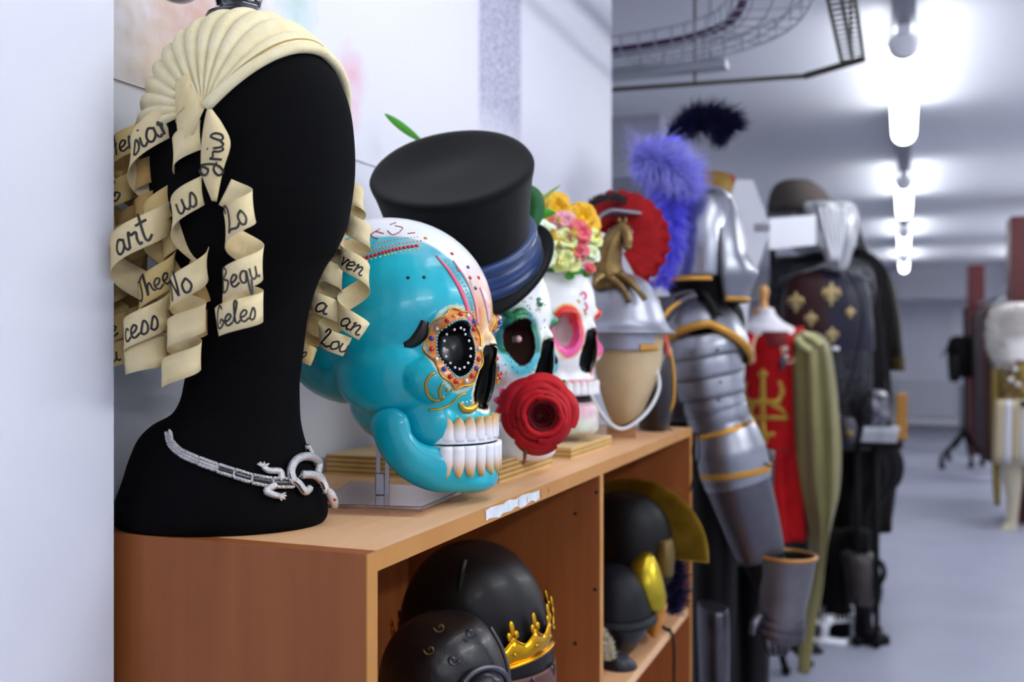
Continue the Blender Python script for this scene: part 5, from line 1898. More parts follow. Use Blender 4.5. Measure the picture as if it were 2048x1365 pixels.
npt = 18
rows_lo, rows_hi = [], []
for j in range(npt * 12):
    a = 2 * PI * j / (npt * 12)
    t = (j % 12) / 12
    hgt = 26 * KD + 20 * KD * (2 * abs(t - .5)) ** 1.6
    rows_lo.append(cpt(a, -8 * KD))
    rows_hi.append(cpt(a, hgt))
mid_r = [(p + q) / 2 for p, q in zip(rows_lo, rows_hi)]
MB().grid([rows_lo, mid_r, rows_hi], cu=True).build('band', au, cw, solid=.0016)
MB().tube(rows_lo, .0026, 8, closed=True).build('lower_rim', au, cw)
MB().tube(rows_hi, .0014, 6, closed=True).build('upper_rim', au, cw)
for j in range(npt):
    a = 2 * PI * j / npt
    h0 = 46 * KD
    mb = MB()
    p0 = cpt(a, h0)
    tg = (cpt(a + .05, h0) - cpt(a - .05, h0)).normalized()
    out = ca_.cross(tg)
    for du, dh, rr, hh in ((0, 17, 6.5, 15), (-8, 4, 6, 8), (8, 4, 6, 8)):
        mb.ell(p0 + tg * (du * KD) + ca_ * (dh * KD), (tg * (rr * KD), out * (3.4 * KD), ca_ * (hh * KD)), 10, 8)
    mb.build('fleuron', au, cw)
    MB().ball(cpt(a + PI / npt * 0, 14 * KD), 4 * KD, 8, 6).build('stud', au, cw)

# embossed leather helmet in front
CE = 1.2
KE = CE / FPX
vb = CV + .565 / KE
eg = P(890, vb, CE)
eh = thing('embossed_helmet', 'black embossed leather helmet with a round rimmed ear opening on the near shelf', 'helmet', (eg.x, eg.y, SHF))
MB().slices([(1233, 860, 915, .02), (1240, 828, 948, .045), (1262, 795, 978, .062), (1295, 772, 998, .071), (1335, 760, 1012, .075), (1400, 754, 1020, .076), (1480, 756, 1020, .075), (1580, 764, 1012, .07), (vb, 775, 1000, .066)], CE, n=44).build('shell', mat('embossed_black_leather', '#121011', .38, bump=.5, bscale=60, coat=.1), eh)
cr_ = P(968, 1385, CE - .066)
cpts = [cr_ + R * (45 * KE * math.cos(a)) + Z * (42 * KE * math.sin(a)) + F * (.018 * math.cos(a) + .006) for a in [2 * PI * i / 36 for i in range(36)]]
MB().tube(cpts, .004, 8, closed=True).build('ear_rim', M['steel_dark'], eh)
MB().ell(cr_ + F * .004, (R * 38 * KE, Z * 36 * KE, F * .008), 20, 10).build('ear_disc', mat('dark_disc', '#23202a', .3), eh)
MB().tube(catmull([P(u, v, CE - .03) for u, v in ((980, 1255), (1000, 1290), (1014, 1330), (1020, 1372))], 6), .0025, 6).build('edge_piping', M['steel_dark'], eh)
orn_m = mat('worn_gilt', '#5a4628', .4, .6)
for c0_, s_ in (((940, 1265), 1), ((905, 1320), 1), ((860, 1300), -1), ((880, 1255), -1)):
    pts = [P(c0_[0] + s_ * 14 * math.exp(-.25 * t) * math.cos(t), c0_[1] + 14 * math.exp(-.25 * t) * math.sin(t), CE - .0745 + .03 * ((c0_[0] - 888) / 130) ** 2 + (.02 if c0_[1] < 1280 else .003)) for t in [i * .45 for i in range(16)]]
    MB().tube(pts, .0016, 5).build('embossed_scroll', M['steel_dark'] if s_ > 0 else orn_m, eh)

# ---------------------------------------------------------------- far bay
CB2 = 1.87
K2 = CB2 / FPX
vs_ = CV + .565 / K2
bg = P(1250, vs_, CB2)
bw = thing('kettle_helmet', 'dark navy broad brimmed kettle helmet on the far shelf of the bookcase', 'helmet', (bg.x, bg.y, SHF))
navy = mat('navy_felted_metal', '#0b0e18', .55, col2='#06080c', nscale=9, spec=.25)
MB().slices([(1134, 1215, 1240, .02), (1142, 1196, 1262, .05), (1165, 1178, 1282, .07), (1195, 1166, 1294, .08), (1228, 1158, 1302, .086)], CB2, n=40, cap=(True, False)).build('dome', navy, bw, solid=.003)
MB().slices([(1222, 1156, 1304, .087), (1232, 1148, 1312, .095), (1236, 1150, 1310, .093)], CB2, n=40, cap=(False, False)).build('brim', navy, bw, solid=.004)
MB().slices([(1236, 1160, 1300, .086), (1262, 1172, 1290, .078), (1288, 1188, 1272, .062), (vs_, 1200, 1262, .05)], CB2, n=36).build('lower_bowl', mat('black_bowl', '#101014', .4), bw)
C7 = 1.97
K7 = C7 / FPX
vs7 = CV + .565 / K7
fg = P(1290, vs7, C7)
gm = thing('gold_crested_helmet', 'black helmet with gold face plate and fanned gold crest on the far shelf', 'helmet', (fg.x, fg.y, SHF))
MB().slices([(988, 1220, 1262, .02), (998, 1205, 1300, .05), (1030, 1196, 1330, .07), (1075, 1192, 1344, .078), (1120, 1194, 1347, .08), (1160, 1200, 1340, .078)], C7 + .01, n=40, cap=(True, False)).build('bowl', M['black_leather'], gm, solid=.003)
MB().slices([(1078, 1308, 1345, .03), (1110, 1304, 1349, .04), (1148, 1306, 1346, .04)], C7 - .035, n=24).build('bronze_plate', mat('dull_bronze', '#6a5428', .45, .5), gm)
gp = mat('gold_foil', '#c9b434', .32, .85, col2='#a58a20', nscale=18)
for l_, r_ in ((0, 0),):
    MB().slices([(1106, 1284, 1304, .02), (1130, 1262, 1318, .035), (1160, 1256, 1326, .045), (1190, 1262, 1332, .045), (1214, 1272, 1328, .04)], C7 - .075, n=24, e=.8).build('gold_face_plate', gp, gm)
MB().slices([(1208, 1290, 1334, .04), (1240, 1290, 1326, .04), (1262, 1292, 1318, .035), (vs7, 1296, 1314, .03)], C7 - .05, n=20).build('orange_chin', mat('orange_chin', '#c07a28', .5), gm)
# pleated gold fan crest
fan = MB()
rows_i, rows_o, rows_m = [], [], []
fcx = P(1262, 1110, C7 + .035)
fx_ = (R * .95 - F * .25).normalized()
for i in range(97):
    a = math.radians(-2 + 118 * i / 96)
    d = fx_ * math.cos(a) + Z * math.sin(a)
    off = F * (.0065 * (1 if i % 2 else -1))
    rows_i.append(fcx + d * (58 * K7) + off)
    rows_m.append(fcx + d * (120 * K7) + off * 1.4)
    rows_o.append(fcx + d * ((158 if i % 2 else 154) * K7) + off * 1.8)
fan.grid([rows_i, rows_m, rows_o])
fan.build('fan_crest', mat('gold_pleats', '#c4a440', .45, .35, col2='#a48428', nscale=40), gm, smooth=False, solid=.0012)
MB().tube(rows_i, .004, 6).build('crest_base', M['black'], gm)
# navy feathers at the back
nf = thing('feather_trim', 'bunch of navy feathers lying behind the gold crested helmet', 'feathers', P(1358, 1225, C7 + .02))
mb = MB()
random.seed(77)
plume(mb, [P(1340, 1228, C7 + .02), P(1350, 1190, C7 + .02), P(1352, 1150, C7 + .02), P(1350, 1110, C7 + .02)], [r * K7 for r in (30, 32, 28, 14)], 1100, w=.002, droop=.5)
mb.build('barbs', mat('navy_barbs', '#1c1848', .8), nf, smooth=False)
MB().tube([P(1345, 1232, C7 + .02), P(1352, 1160, C7 + .02), P(1350, 1112, C7 + .02)], .003, 6).build('quill', nav, nf)
# white plume with a black holder at the near end of the far shelf
wp = PZ(1238, 1335, SHF)
cwp = (wp - CAM).dot(F)
wt_ = thing('plume_holder', 'small black metal plume holder with white feathers at the near end of the far shelf', 'plume', wp)
MB().slices([(1296, 1206, 1226, .012), (1312, 1204, 1256, .025), (1328, 1204, 1272, .03), (1342, 1206, 1276, .03)], cwp, n=20).build('holder', mat('blue_black_metal', '#1a1c24', .4, .4), wt_)
mb = MB()
plume(mb, [P(1222, 1322, cwp - .03), P(1216, 1295, cwp - .03), P(1208, 1262, cwp - .03)], [16 * cwp / FPX, 14 * cwp / FPX, 8 * cwp / FPX], 500, w=.0012, droop=-.2)
mb.build('white_feathers', mat('cream_feather', '#d8d2bc', .8), wt_, smooth=False)
# cord hanging over the shelf edge
a0 = PZ(1296, 1248, SHF + .003)
cpts = [PZ(1296, 1250, SHF + .002), PZ(1320, 1252, SHF + .002), PZ(1338, 1262, SHF + .002)]
edge_x = BX1 - .003
cpts += [Vector((edge_x, cpts[-1].y + .005, SHF + .003)), Vector((edge_x + .006, cpts[-1].y + .012, SHF - .02)), Vector((edge_x + .007, cpts[-1].y + .016, SHF - .08)), Vector((edge_x + .004, cpts[-1].y + .010, SHF - .17)), Vector((edge_x + .004, cpts[-1].y + .002, SHF - .24))]
cd = MB().tube(catmull(cpts, 6), .0028, 6).build('cord', M['black_leather'])
setp(cd, 'thin black cord hanging over the front edge of the far shelf', 'cord')
# ================================================================ behind the armour
def fl_v(c):
    return CV + EYE * FPX / c


# white cut-out board
c = 3.35
pts = [(1462, 366), (1470, 360), (1506, 360), (1518, 392), (1536, 440), (1537, 468), (1522, 520), (1508, 552), (1499, 590), (1494, 660), (1480, 900), (1478, fl_v(c)), (1440, fl_v(c)), (1448, 900), (1455, 600)]
w_ = MB().poly([P(u, v, c) for u, v in pts], F * .012).build('cut_out_board', M['white_plastic'], smooth=False)
setp(w_, 'tall white cut-out board standing behind the silver closed helmet', 'board')
g = MB().box(P(1524, 456, c) - F * .003, (30 * c / FPX, .004, 15 * c / FPX), (R, F, Z)).build('grey_tag', M['steel_dark'], smooth=False)
setp(g, 'small grey tag stuck on the edge of the white cut-out board', 'tag')

# ochre cap on a stand
c = 2.95
cp = P(1432, fl_v(c), c)
oc = thing('pointed_cap', 'ochre felt pointed cap with a red tip on a stand behind the closed helmet', 'cap', (cp.x, cp.y, 0))
ocm = mat('ochre_felt', '#b08a3c', .8, col2='#8a6a2a', nscale=14)
MB().slices([(343, 1400, 1432, .02), (349, 1390, 1452, .06), (362, 1388, 1466, .09), (380, 1392, 1464, .10), (400, 1396, 1456, .10), (416, 1398, 1452, .095)], c, n=32).build('cap_body', ocm, oc)
MB().tube([P(1446, 352, c - .04), P(1460, 360, c - .06), P(1469, 364, c - .06)], [.012, .016, .010], 10).build('red_tip', mat('red_felt', '#a02c18', .8), oc)
MB().tube([P(1428, 414, c), P(1428, fl_v(c) - 4, c)], .014, 8).build('stand_pole', M['black'], oc)
MB().lathe([(.14, 0), (.14, .012), (.03, .02)], cp, Z, 24).build('stand_base', M['black'], oc)

# ---------------------------------------------------------------- red tunic mannequin
c = 4.0
k = c / FPX
mp = P(1548, fl_v(c), c)
man = thing('dress_form', 'white dress form with a turned wooden neck cap wearing the red tunic', 'mannequin', (mp.x, mp.y, 0))
linen = mat('white_linen_form', '#e6e4ea', .8)
wood = mat('turned_beech', '#d8a060', .45, col2='#c88a48', nscale=16)
MB().slices([(617, 1511, 1545, .05), (632, 1506, 1552, .055), (646, 1494, 1568, .07), (656, 1482, 1586, .09), (668, 1480, 1592, .10), (720, 1488, 1588, .11), (860, 1492, 1584, .11), (930, 1490, 1590, .11)], c, n=36).build('torso', linen, man)
MB().lathe([(22 * k, 0), (24 * k, 4 * k), (21 * k, 9 * k), (10 * k, 16 * k), (7 * k, 28 * k), (9 * k, 36 * k), (11 * k, 46 * k), (9 * k, 55 * k), (3 * k, 60 * k)], P(1527, 630, c), Z, 24).build('neck_cap', wood, man)
MB().tube([P(1548, 925, c), P(1548, fl_v(c) - 60, c)], .016, 10).build('stand_pole', M['black'], man)
for du, dv in ((24, 0), (-70, -12), (70, -14)):
    e = PZ(1548 + du, fl_v(c) - 23 + dv, .02)
    MB().tube(catmull([P(1548, fl_v(c) - 110, c), (P(1548, fl_v(c) - 80, c) + e) / 2 + Z * .03, e], 5), .014, 8).build('stand_leg', M['black'], man)
    MB().ell(e, (R * .02, F * .02, Z * .02), 10, 8).build('castor', M['black'], man)
tun = thing('red_tunic', 'red sleeveless tunic with gold embroidery and a long skirt on the white dress form', 'tunic', P(1540, 800, c))
redc = mat('red_wool', '#b4040a', .75, col2='#980208', nscale=20, spec=.2)
redd = mat('dark_red_lining', '#6a0408', .8)
tmb = MB().slices([(668, 1492, 1584, .105), (690, 1484, 1593, .118), (740, 1481, 1594, .125), (800, 1484, 1592, .125), (850, 1486, 1592, .125), (895, 1482, 1596, .13), (908, 1484, 1594, .128)], c, n=44, cap=(False, False))
tb = tmb.bvh()
tmb.build('bodice', redc, tun, solid=.004)
MB().slices([(664, 1500, 1576, .114), (680, 1497, 1580, .121), (694, 1494, 1584, .124)], c, n=36, cap=(False, False), a0=.25, a1=2.6).build('neck_panel', redd, tun, solid=.003)
MB().slices([(895, 1486, 1592, .120), (960, 1476, 1602, .13), (1020, 1470, 1608, .14), (1072, 1466, 1612, .145)], c, n=90, folds=9, amp=.07, cap=(False, False)).build('skirt', redc, tun, solid=.003)
pale = mat('pale_piping', '#e8b898', .6)
for us in ((1494, 1488, 1492), (1584, 1566, 1572)):
    a = catmull([P(us[0], 655, c - .03), P(us[1] - 2, 690, c - .115), P(us[2] - 2, 722, c - .125)], 5)
    b = catmull([P(us[0] + 26, 655, c - .03), P(us[1] + 18, 690, c - .125), P(us[2] + 16, 722, c - .128)], 5)
    MB().grid([a, b]).build('shoulder_strap', redc, tun, solid=.006)
    MB().tube((a if us[0] > 1500 else b) + [(a[-1] + b[-1]) / 2 - Z * .01] + (b if us[0] > 1500 else a)[::-1][:2], .005, 6).build('strap_piping', pale, tun)
for u, v in ((1571, 698), (1573, 714)):
    MB().ball(P(u, v, c - .132), .010, 10, 8).build('button', mat('pearl_button', '#e8dcd4', .3), tun)
emb = mat('gold_embroidery', '#c8a03a', .55, .35, col2='#9c7a22', nscale=60)
for pl, ws in (([(1526, 738), (1526, 780), (1526, 840), (1527, 878)], [5, 11, 10, 14]), ([(1518, 752), (1526, 748), (1534, 752)], [8, 14, 8]), ([(1492, 800), (1508, 806), (1526, 802), (1545, 806), (1562, 800)], [9, 12, 10, 12, 9]),
               ([(1494, 838), (1510, 836), (1526, 838), (1544, 836), (1575, 838)], [8, 9, 9, 9, 7]), ([(1494, 764), (1488, 785), (1496, 802)], [6, 10, 8]), ([(1558, 762), (1564, 784), (1556, 802)], [6, 10, 8]),
               ([(1510, 812), (1502, 824), (1508, 834)], [5, 8, 6]), ([(1544, 812), (1560, 818), (1572, 834)], [6, 9, 6]), ([(1510, 868), (1526, 872), (1550, 868)], [8, 12, 7]), ([(1527, 872), (1530, 884), (1528, 892)], [18, 12, 6]), ([(1506, 812), (1496, 822), (1490, 834)], [6, 9, 6])):
    strip_on(tb, pl, ws, 'embroidery', emb, tun, .004)
strip_on(tb, [(1492, 905), (1525, 906), (1560, 902), (1590, 896)], [4, 4, 4, 4], 'hem_piping', redd, tun, .003)
cape = thing('gold_cape', 'olive gold satin cape hanging from the shoulder of the red tunic down to the floor', 'cape', P(1630, 700, c))
olive = mat('olive_gold_satin', '#8c8448', .38, col2='#5a5026', nscale=5, stretch=(3, 3, .4), sheen=.3)
MB().slices([(664, 1600, 1626, .03), (676, 1588, 1646, .06), (710, 1584, 1658, .085), (800, 1587, 1668, .10), (900, 1592, 1674, .11), (980, 1602, 1671, .10), (1040, 1614, 1660, .08), (1100, 1621, 1650, .06), (1180, 1616, 1642, .045), (1270, 1602, 1626, .035), (1345, 1596, 1618, .03)], 3.92, n=80, folds=7, amp=.11, sub=5).build('drape', olive, cape)
for pts in ([(1592, 676), (1606, 690), (1620, 700)], [(1604, 668), (1625, 676), (1640, 690)]):
    MB().tube(catmull([P(u, v, 3.92 - .085) for u, v in pts], 5), .014, 8).build('gathered_fold', mat('pale_gold_satin', '#c8c48a', .35), cape)
MB().ell(P(1566, 726, c - .14), (R * .012, F * .008, Z * .03), 10, 8).build('cape_clasp', M['steel_dark'], cape)

# ---------------------------------------------------------------- clothes rack with a top shelf
c = 4.55
rx0 = P(1652, 545, c)
rk = thing('clothes_rack', 'dark metal clothes rack with a top shelf behind the red tunic', 'clothes rack', (rx0.x, 5.9, 0))
RAILZ = EYE + (CV - 504) * c / FPX
SHZ = EYE + (CV - 428) * c / FPX
xr = rx0.x
y0r, y1r = rx0.y - .12, rx0.y + 2.6
MB().tube([Vector((xr, y0r, RAILZ)), Vector((xr, y1r, RAILZ))], .016, 10).build('rail', M['steel_dark'], rk)
for yy in (y0r + .42, y1r):
    for sx_ in (-.27, .06):
        MB().tube([Vector((xr + sx_, yy, 0.03)), Vector((xr + sx_, yy, SHZ))], .014, 8).build('upright', M['black'], rk)
    MB().tube([Vector((xr - .27, yy, RAILZ)), Vector((xr + .06, yy, RAILZ))], .012, 8).build('cross_bar', M['steel_dark'], rk)
    MB().tube([Vector((xr - .27, yy, .05)), Vector((xr + .06, yy, .05))], .014, 8).build('foot_bar', M['black'], rk)
MB().b2((xr - .30, y0r - .02, SHZ - .012), (xr + .12, y1r, SHZ)).build('top_shelf', M['steel_dark'], rk, smooth=False)
# sign, hat and plastic bag
sg = MB().poly([P(1537, 437, 4.30), P(1632, 430, 4.30), P(1632, 490, 4.30), P(1537, 500, 4.30)], F * .006).build('sign_card', M['white_plastic'], smooth=False, bevel=.002)
setp(sg, 'plain white sign card hanging from the end of the clothes rack shelf', 'sign')
hk = thing('sign_hook', 'thin wire hook holding the white sign card to the clothes rack shelf', 'hook', P(1585, 430, 4.32))
MB().tube([P(1585, 436, 4.31), P(1585, 426, 4.33), Vector((P(1585, 426, 4.36).x, y0r, SHZ - .004))], .004, 6).build('wire', M['steel_dark'], hk)
hcp = P(1596, 426, 4.62)
dh = thing('dark_hat', 'dark grey felt hat with a low brim lying on top of the clothes rack', 'hat', (hcp.x, hcp.y, SHZ))
MB().slices([(360, 1572, 1606, .03), (366, 1555, 1624, .09), (382, 1543, 1644, .13), (402, 1538, 1658, .15), (418, 1536, 1662, .155), (427, 1540, 1658, .15)], 4.62, n=36).build('hat_crown', mat('grey_brown_felt', '#3c3532', .85, col2='#4a423d', nscale=9), dh)
MB().slices([(408, 1630, 1672, .12), (418, 1620, 1688, .15), (426, 1610, 1684, .15)], 4.62, n=28).build('hat_brim', mat('dark_felt_brim', '#2a2524', .85), dh)
bagm = mat('thin_clear_plastic', '#d4d8e0', .18, trans=.55, col2='#eef0f4', nscale=6, bump=.6, bscale=9)
bgc = 4.40
bag = thing('plastic_garment_bag', 'crumpled clear plastic garment bag hanging over the end of the clothes rack', 'garment bag', P(1670, 470, bgc))
MB().slices([(404, 1612, 1690, .04), (412, 1606, 1702, .07), (440, 1622, 1708, .08), (480, 1634, 1706, .08), (510, 1650, 1700, .06), (540, 1668, 1690, .04)], bgc, n=60, folds=7, amp=.10, jit=.25, sub=5).build('bag_film', bagm, bag)
for i in range(5):
    MB().tube(catmull([P(1640 + 12 * i, 415, bgc - .08), P(1650 + 9 * i, 460, bgc - .085), P(1664 + 4 * i, 520, bgc - .06)], 5), .006, 6).build('bag_crease', M['white_plastic'], bag)


def hanger(parent, u, v, c_, half):
    top = Vector((xr, P(u, v, c_).y, RAILZ + .017))
    a, b = P(u - half, v + 6, c_), P(u + half, v + 6, c_)
    m_ = P(u, v - 8, c_)
    MB().tube(catmull([a, P(u - half * .5, v - 2, c_), m_, P(u + half * .5, v - 2, c_), b], 5), .010, 8).build('hanger_bar', M['black'], parent)
    MB().tube(catmull([m_, (m_ + top) / 2 + R * .012, top + R * .012, top - Z * .002 + F * 0, top - R * .018 - Z * .008], 5), .003, 6).build('hanger_hook', M['steel'], parent)


def garment(name, label, cat, rows, c_, m, parts=(), hang=None, n=60, folds=9, amp=.04, jit=.06, vc=None, loc=None):
    l, r = rows[0][1], rows[0][2]
    t = thing(name, label, cat, loc or P((l + r) / 2, rows[0][0], c_))
    mb = MB().slices(rows, c_, n=n, folds=folds, amp=amp, jit=jit, sub=4)
    cols = [vc(p) for p in mb.v] if vc else None
    mb.build('body', m, t, vcol=cols)
    t['_'] = 1
    del t['_']
    for pn, prow, pc_, pm_ in parts:
        MB().slices(prow, pc_, n=30, folds=5, amp=.05, jit=.05, sub=4).build(pn, pm_, t)
    if hang:
        hanger(t, *hang)
    return t, mb


# quartered tabard with fleurs
ct = 4.46
split = P(1636, 600, ct).dot(R)
mar, nvy = lin('#2c060a'), lin('#0d0d26')
tab, tbm = garment('tabard', 'maroon and navy tabard with gold lily emblems hanging first on the clothes rack', 'tabard',
                   [(546, 1602, 1700, .04), (556, 1580, 1722, .07), (585, 1566, 1736, .10), (640, 1564, 1742, .11), (690, 1572, 1746, .11), (702, 1574, 1746, .11)], ct,
                   mat('satin_tabard', '#222222', .5, vcol='paint', spec=.3), hang=(1652, 552, ct, 62), folds=5, amp=.02, jit=.03,
                   vc=lambda p: mar if p.dot(R) < split else nvy)
tbb = tbm.bvh()
lily = mat('pale_gold_lily', '#b09a6a', .5, .3)
for u, v, s_ in ((1592, 606, 1.0), (1662, 590, 1.15), (1622, 640, .8), (1664, 672, .8), (1700, 626, .6)):
    strip_on(tbb, [(u, v - 22 * s_), (u, v - 6 * s_), (u, v + 20 * s_)], [3 * s_, 13 * s_, 5 * s_], 'lily_petal', lily, tab, .004)
    for sg_ in (-1, 1):
        strip_on(tbb, [(u + 2 * sg_, v + 4 * s_), (u + 10 * s_ * sg_, v - 8 * s_), (u + 15 * s_ * sg_, v + 2 * s_)], [5 * s_, 9 * s_, 4 * s_], 'lily_petal', lily, tab, .004)
    strip_on(tbb, [(u - 11 * s_, v + 7 * s_), (u + 11 * s_, v + 7 * s_)], [4 * s_, 4 * s_], 'lily_band', lily, tab, .005)
strip_on(tbb, [(1664, 697), (1684, 699)], [8, 8], 'hem_label', M['white_plastic'], tab, .005)

blackc = mat('black_velvet', '#070608', .85, col2='#0e0c0f', nscale=7, spec=.2)
browb = mat('black_brown_cloth', '#0f0a09', .85, col2='#160f0d', nscale=7, spec=.2)
garment('long_black_coat', 'long ragged black coat hanging behind the tabard almost down to the floor', 'coat',
        [(562, 1640, 1730, .06), (580, 1632, 1752, .10), (700, 1626, 1764, .14), (780, 1630, 1766, .15), (860, 1632, 1778, .16), (930, 1636, 1800, .17), (965, 1636, 1792, .17), (1000, 1634, 1762, .16), (1060, 1630, 1748, .15), (1130, 1630, 1752, .15), (1190, 1636, 1758, .13), (1225, 1640, 1746, .12)],
        4.95, blackc, hang=(1684, 566, 4.95, 50), jit=.14, folds=11, amp=.06)
garment('black_jacket', 'black jacket with tan cuffs hanging at the aisle side behind the tabard', 'jacket',
        [(498, 1706, 1724, .04), (516, 1698, 1752, .07), (545, 1694, 1772, .10), (600, 1698, 1786, .12), (680, 1704, 1782, .12), (742, 1708, 1772, .11)], 5.12, blackc,
        parts=(('sleeve', [(560, 1756, 1782, .06), (620, 1764, 1794, .07), (690, 1776, 1802, .06), (724, 1780, 1806, .06), (742, 1782, 1806, .055)], 5.09, mat('black_tan_sleeve', '#17130e', .8, col2='#2a200e', nscale=12)),
               ('sleeve_cuff', [(716, 1780, 1807, .062), (742, 1782, 1807, .06)], 5.085, mat('tan_cuff', '#4a3814', .7)),
               ('front_facing', [(690, 1744, 1756, .02), (712, 1740, 1758, .03), (738, 1738, 1752, .02)], 5.0, mat('tan_facing', '#8a6434', .6))),
        hang=(1722, 520, 5.12, 30), jit=.10)
garment('dark_brown_robe', 'dark brown robe hanging low behind the black jacket', 'robe',
        [(560, 1690, 1760, .05), (600, 1680, 1776, .10), (720, 1684, 1776, .13), (860, 1690, 1784, .14), (940, 1694, 1790, .14), (1060, 1700, 1780, .12)], 5.5, browb, hang=(1722, 565, 5.5, 36), jit=.10)
garment('steel_grey_gown', 'dark grey spangled gown hanging second on the clothes rack, just behind the lily tabard', 'gown',
        [(512, 1590, 1690, .03), (520, 1556, 1722, .05), (545, 1538, 1740, .07), (620, 1534, 1744, .08), (760, 1545, 1740, .08), (900, 1550, 1736, .08)], 4.72, mat('grey_spangle', '#34343c', .4, .4, col2='#0e0e12', nscale=60, nstr=3), hang=(1640, 516, 4.72, 60), jit=.08)
for i, (dy, lab) in enumerate(((.06, 'front'), (.75, 'middle'), (.95, 'back'))):
    pz = Vector((xr, y0r + dy, RAILZ))
    eh_ = thing('coat_hanger', 'empty dark coat hanger on the clothes rack rail, the %s one of three' % lab, 'coat hanger', pz)
    MB().tube(catmull([pz + Z * .02, pz + R * .018, pz - Z * .06], 4), .004, 6).build('hook', M['steel'], eh_)
    MB().tube([pz - Z * .06, pz - R * .2 - Z * .13, pz + R * .2 - Z * .13, pz - Z * .06], .009, 6).build('bar', (M['steel'], M['black'], mat('green_hanger', '#1c5a2c', .5))[i], eh_)

# trolley with folded things below the jacket
c = 4.50
tz = EYE - (884 - CV) * c / FPX
tp = P(1758, fl_v(c), c)
tr = thing('trolley', 'low black trolley shelf under the hanging black jacket', 'trolley', (tp.x, tp.y, 0))
lo, hi = P(1712, 884, c), P(1806, 884, c)
MB().b2((lo.x, lo.y - .05, tz - .02), (hi.x, lo.y + .20, tz)).build('shelf', M['black'], tr, smooth=False)
for x_ in (lo.x + .005, lo.x + .085):
    for y_ in (lo.y - .03, lo.y + .18):
        MB().tube([Vector((x_, y_, .03)), Vector((x_, y_, tz - .01))], .010, 8).build('leg', M['black'], tr)
        MB().ball(Vector((x_, y_, .025)), .024, 10, 8).build('castor', M['black'], tr)
x0, x1, y_ = lo.x + .02, lo.x + .17, lo.y
for i in range(4):
    o_ = MB().b2((x0 + .003 * i, y_ - .02 + .004 * (i % 2), tz + .001 + .016 * i), (x1 + .003 * i, y_ + .2, tz + .016 + .016 * i)).build('folded_cloth', mat('silver_white_cloth', '#cfd2dc', .5, col2='#a8adb8', nscale=30), smooth=False, bevel=.005)
    setp(o_, ('lowest', 'second', 'third', 'topmost')[i] + ' white folded cloth in the stack on the black trolley', 'cloth', 'folded white cloths on the trolley')
bx_ = MB().slices([(792, 1740, 1762, .03), (806, 1732, 1776, .05), (832, 1728, 1782, .06), (850, 1728, 1782, .06), (866, 1730, 1780, .06)], c + .06, n=50, folds=9, amp=.08, jit=.3).build('crumpled_bundle', mat('silver_lame', '#85858f', .3, .6, col2='#3a3840', nscale=25, nstr=2))
bx_.location.z = max(bx_.location.z, tz + .062)
setp(bx_, 'crumpled silvery bundle of cloth on top of the trolley', 'cloth bundle')
pb = MB().box(P(1803, 840, c + .1) * 1 + Z * 0, (.045, .10, 1), (R, F, Z))
pb = MB()
q = P(1804, 884, c + .1)
pb.b2((q.x - .025, q.y - .04, tz + .001), (q.x + .022, q.y + .14, EYE - (790 - CV) * (c + .1) / FPX))
o_ = pb.build('cardboard_box', mat('tan_card', '#a8752e', .75), smooth=False, bevel=.004)
setp(o_, 'upright tan cardboard box at the aisle end of the trolley', 'box')
# silver buckle purse in the dark
MB_ = MB().slices([(836, 1672, 1706, .04), (852, 1668, 1712, .05), (876, 1670, 1710, .05), (884, 1674, 1706, .04)], 4.3, n=30, jit=.1)
bp2 = thing('silver_purse', 'small dark grey purse with a brass clasp hanging at the front of the black coat', 'purse', P(1690, 860, 4.3))
MB_.build('purse_body', mat('grey_leather', '#35343c', .4, .3), bp2)
MB().ball(P(1698, 868, 4.25), .018, 10, 8).build('clasp', M['brass'], bp2)
MB().tube(catmull([P(1674, 840, 4.3), P(1712, 720, 4.3), P(1722, 600, 4.3), Vector((xr + .02, y0r + .02, RAILZ + .016))], 6), .005, 6).build('purse_strap', M['black_leather'], bp2)

# greave leg and black boot in the aisle
c = 4.52
gp_ = P(1735, fl_v(c), c)
gv = thing('display_boot', 'black pointed boot with a dull grey greave standing at the aisle edge', 'boot', (gp_.x, gp_.y, 0))
MB().slices([(1098, 1694, 1734, .04), (1108, 1684, 1746, .07), (1120, 1684, 1752, .085), (1150, 1690, 1752, .085), (1190, 1694, 1748, .075), (1206, 1696, 1744, .07)], c, n=30).build('greave', mat('dull_grey_greave', '#55504e', .45, .5, col2='#38322f', nscale=8), gv)
MB().slices([(1060, 1690, 1740, .07), (1100, 1694, 1738, .07)], c + .01, n=20).build('knee_padding', M['black'], gv)
MB().slices([(1196, 1702, 1742, .055), (1225, 1712, 1742, .05), (1250, 1714, 1744, .05), (1262, 1712, 1758, .055), (1272, 1712, 1778, .05), (fl_v(c), 1714, 1780, .045)], c, n=24).build('boot', M['black_leather'], gv)
MB().tube(catmull([P(1752, 1120, c), P(1764, 1130, c), P(1768, 1150, c - .02), P(1758, 1170, c)], 5), .012, 8).build('knee_tassel', M['black'], gv)
MB().slices([(1060, 1640, 1700, .06), (1180, 1650, 1700, .06), (fl_v(c + .15), 1652, 1700, .07)], c + .15, n=20).build('rear_leg', M['black'], gv)
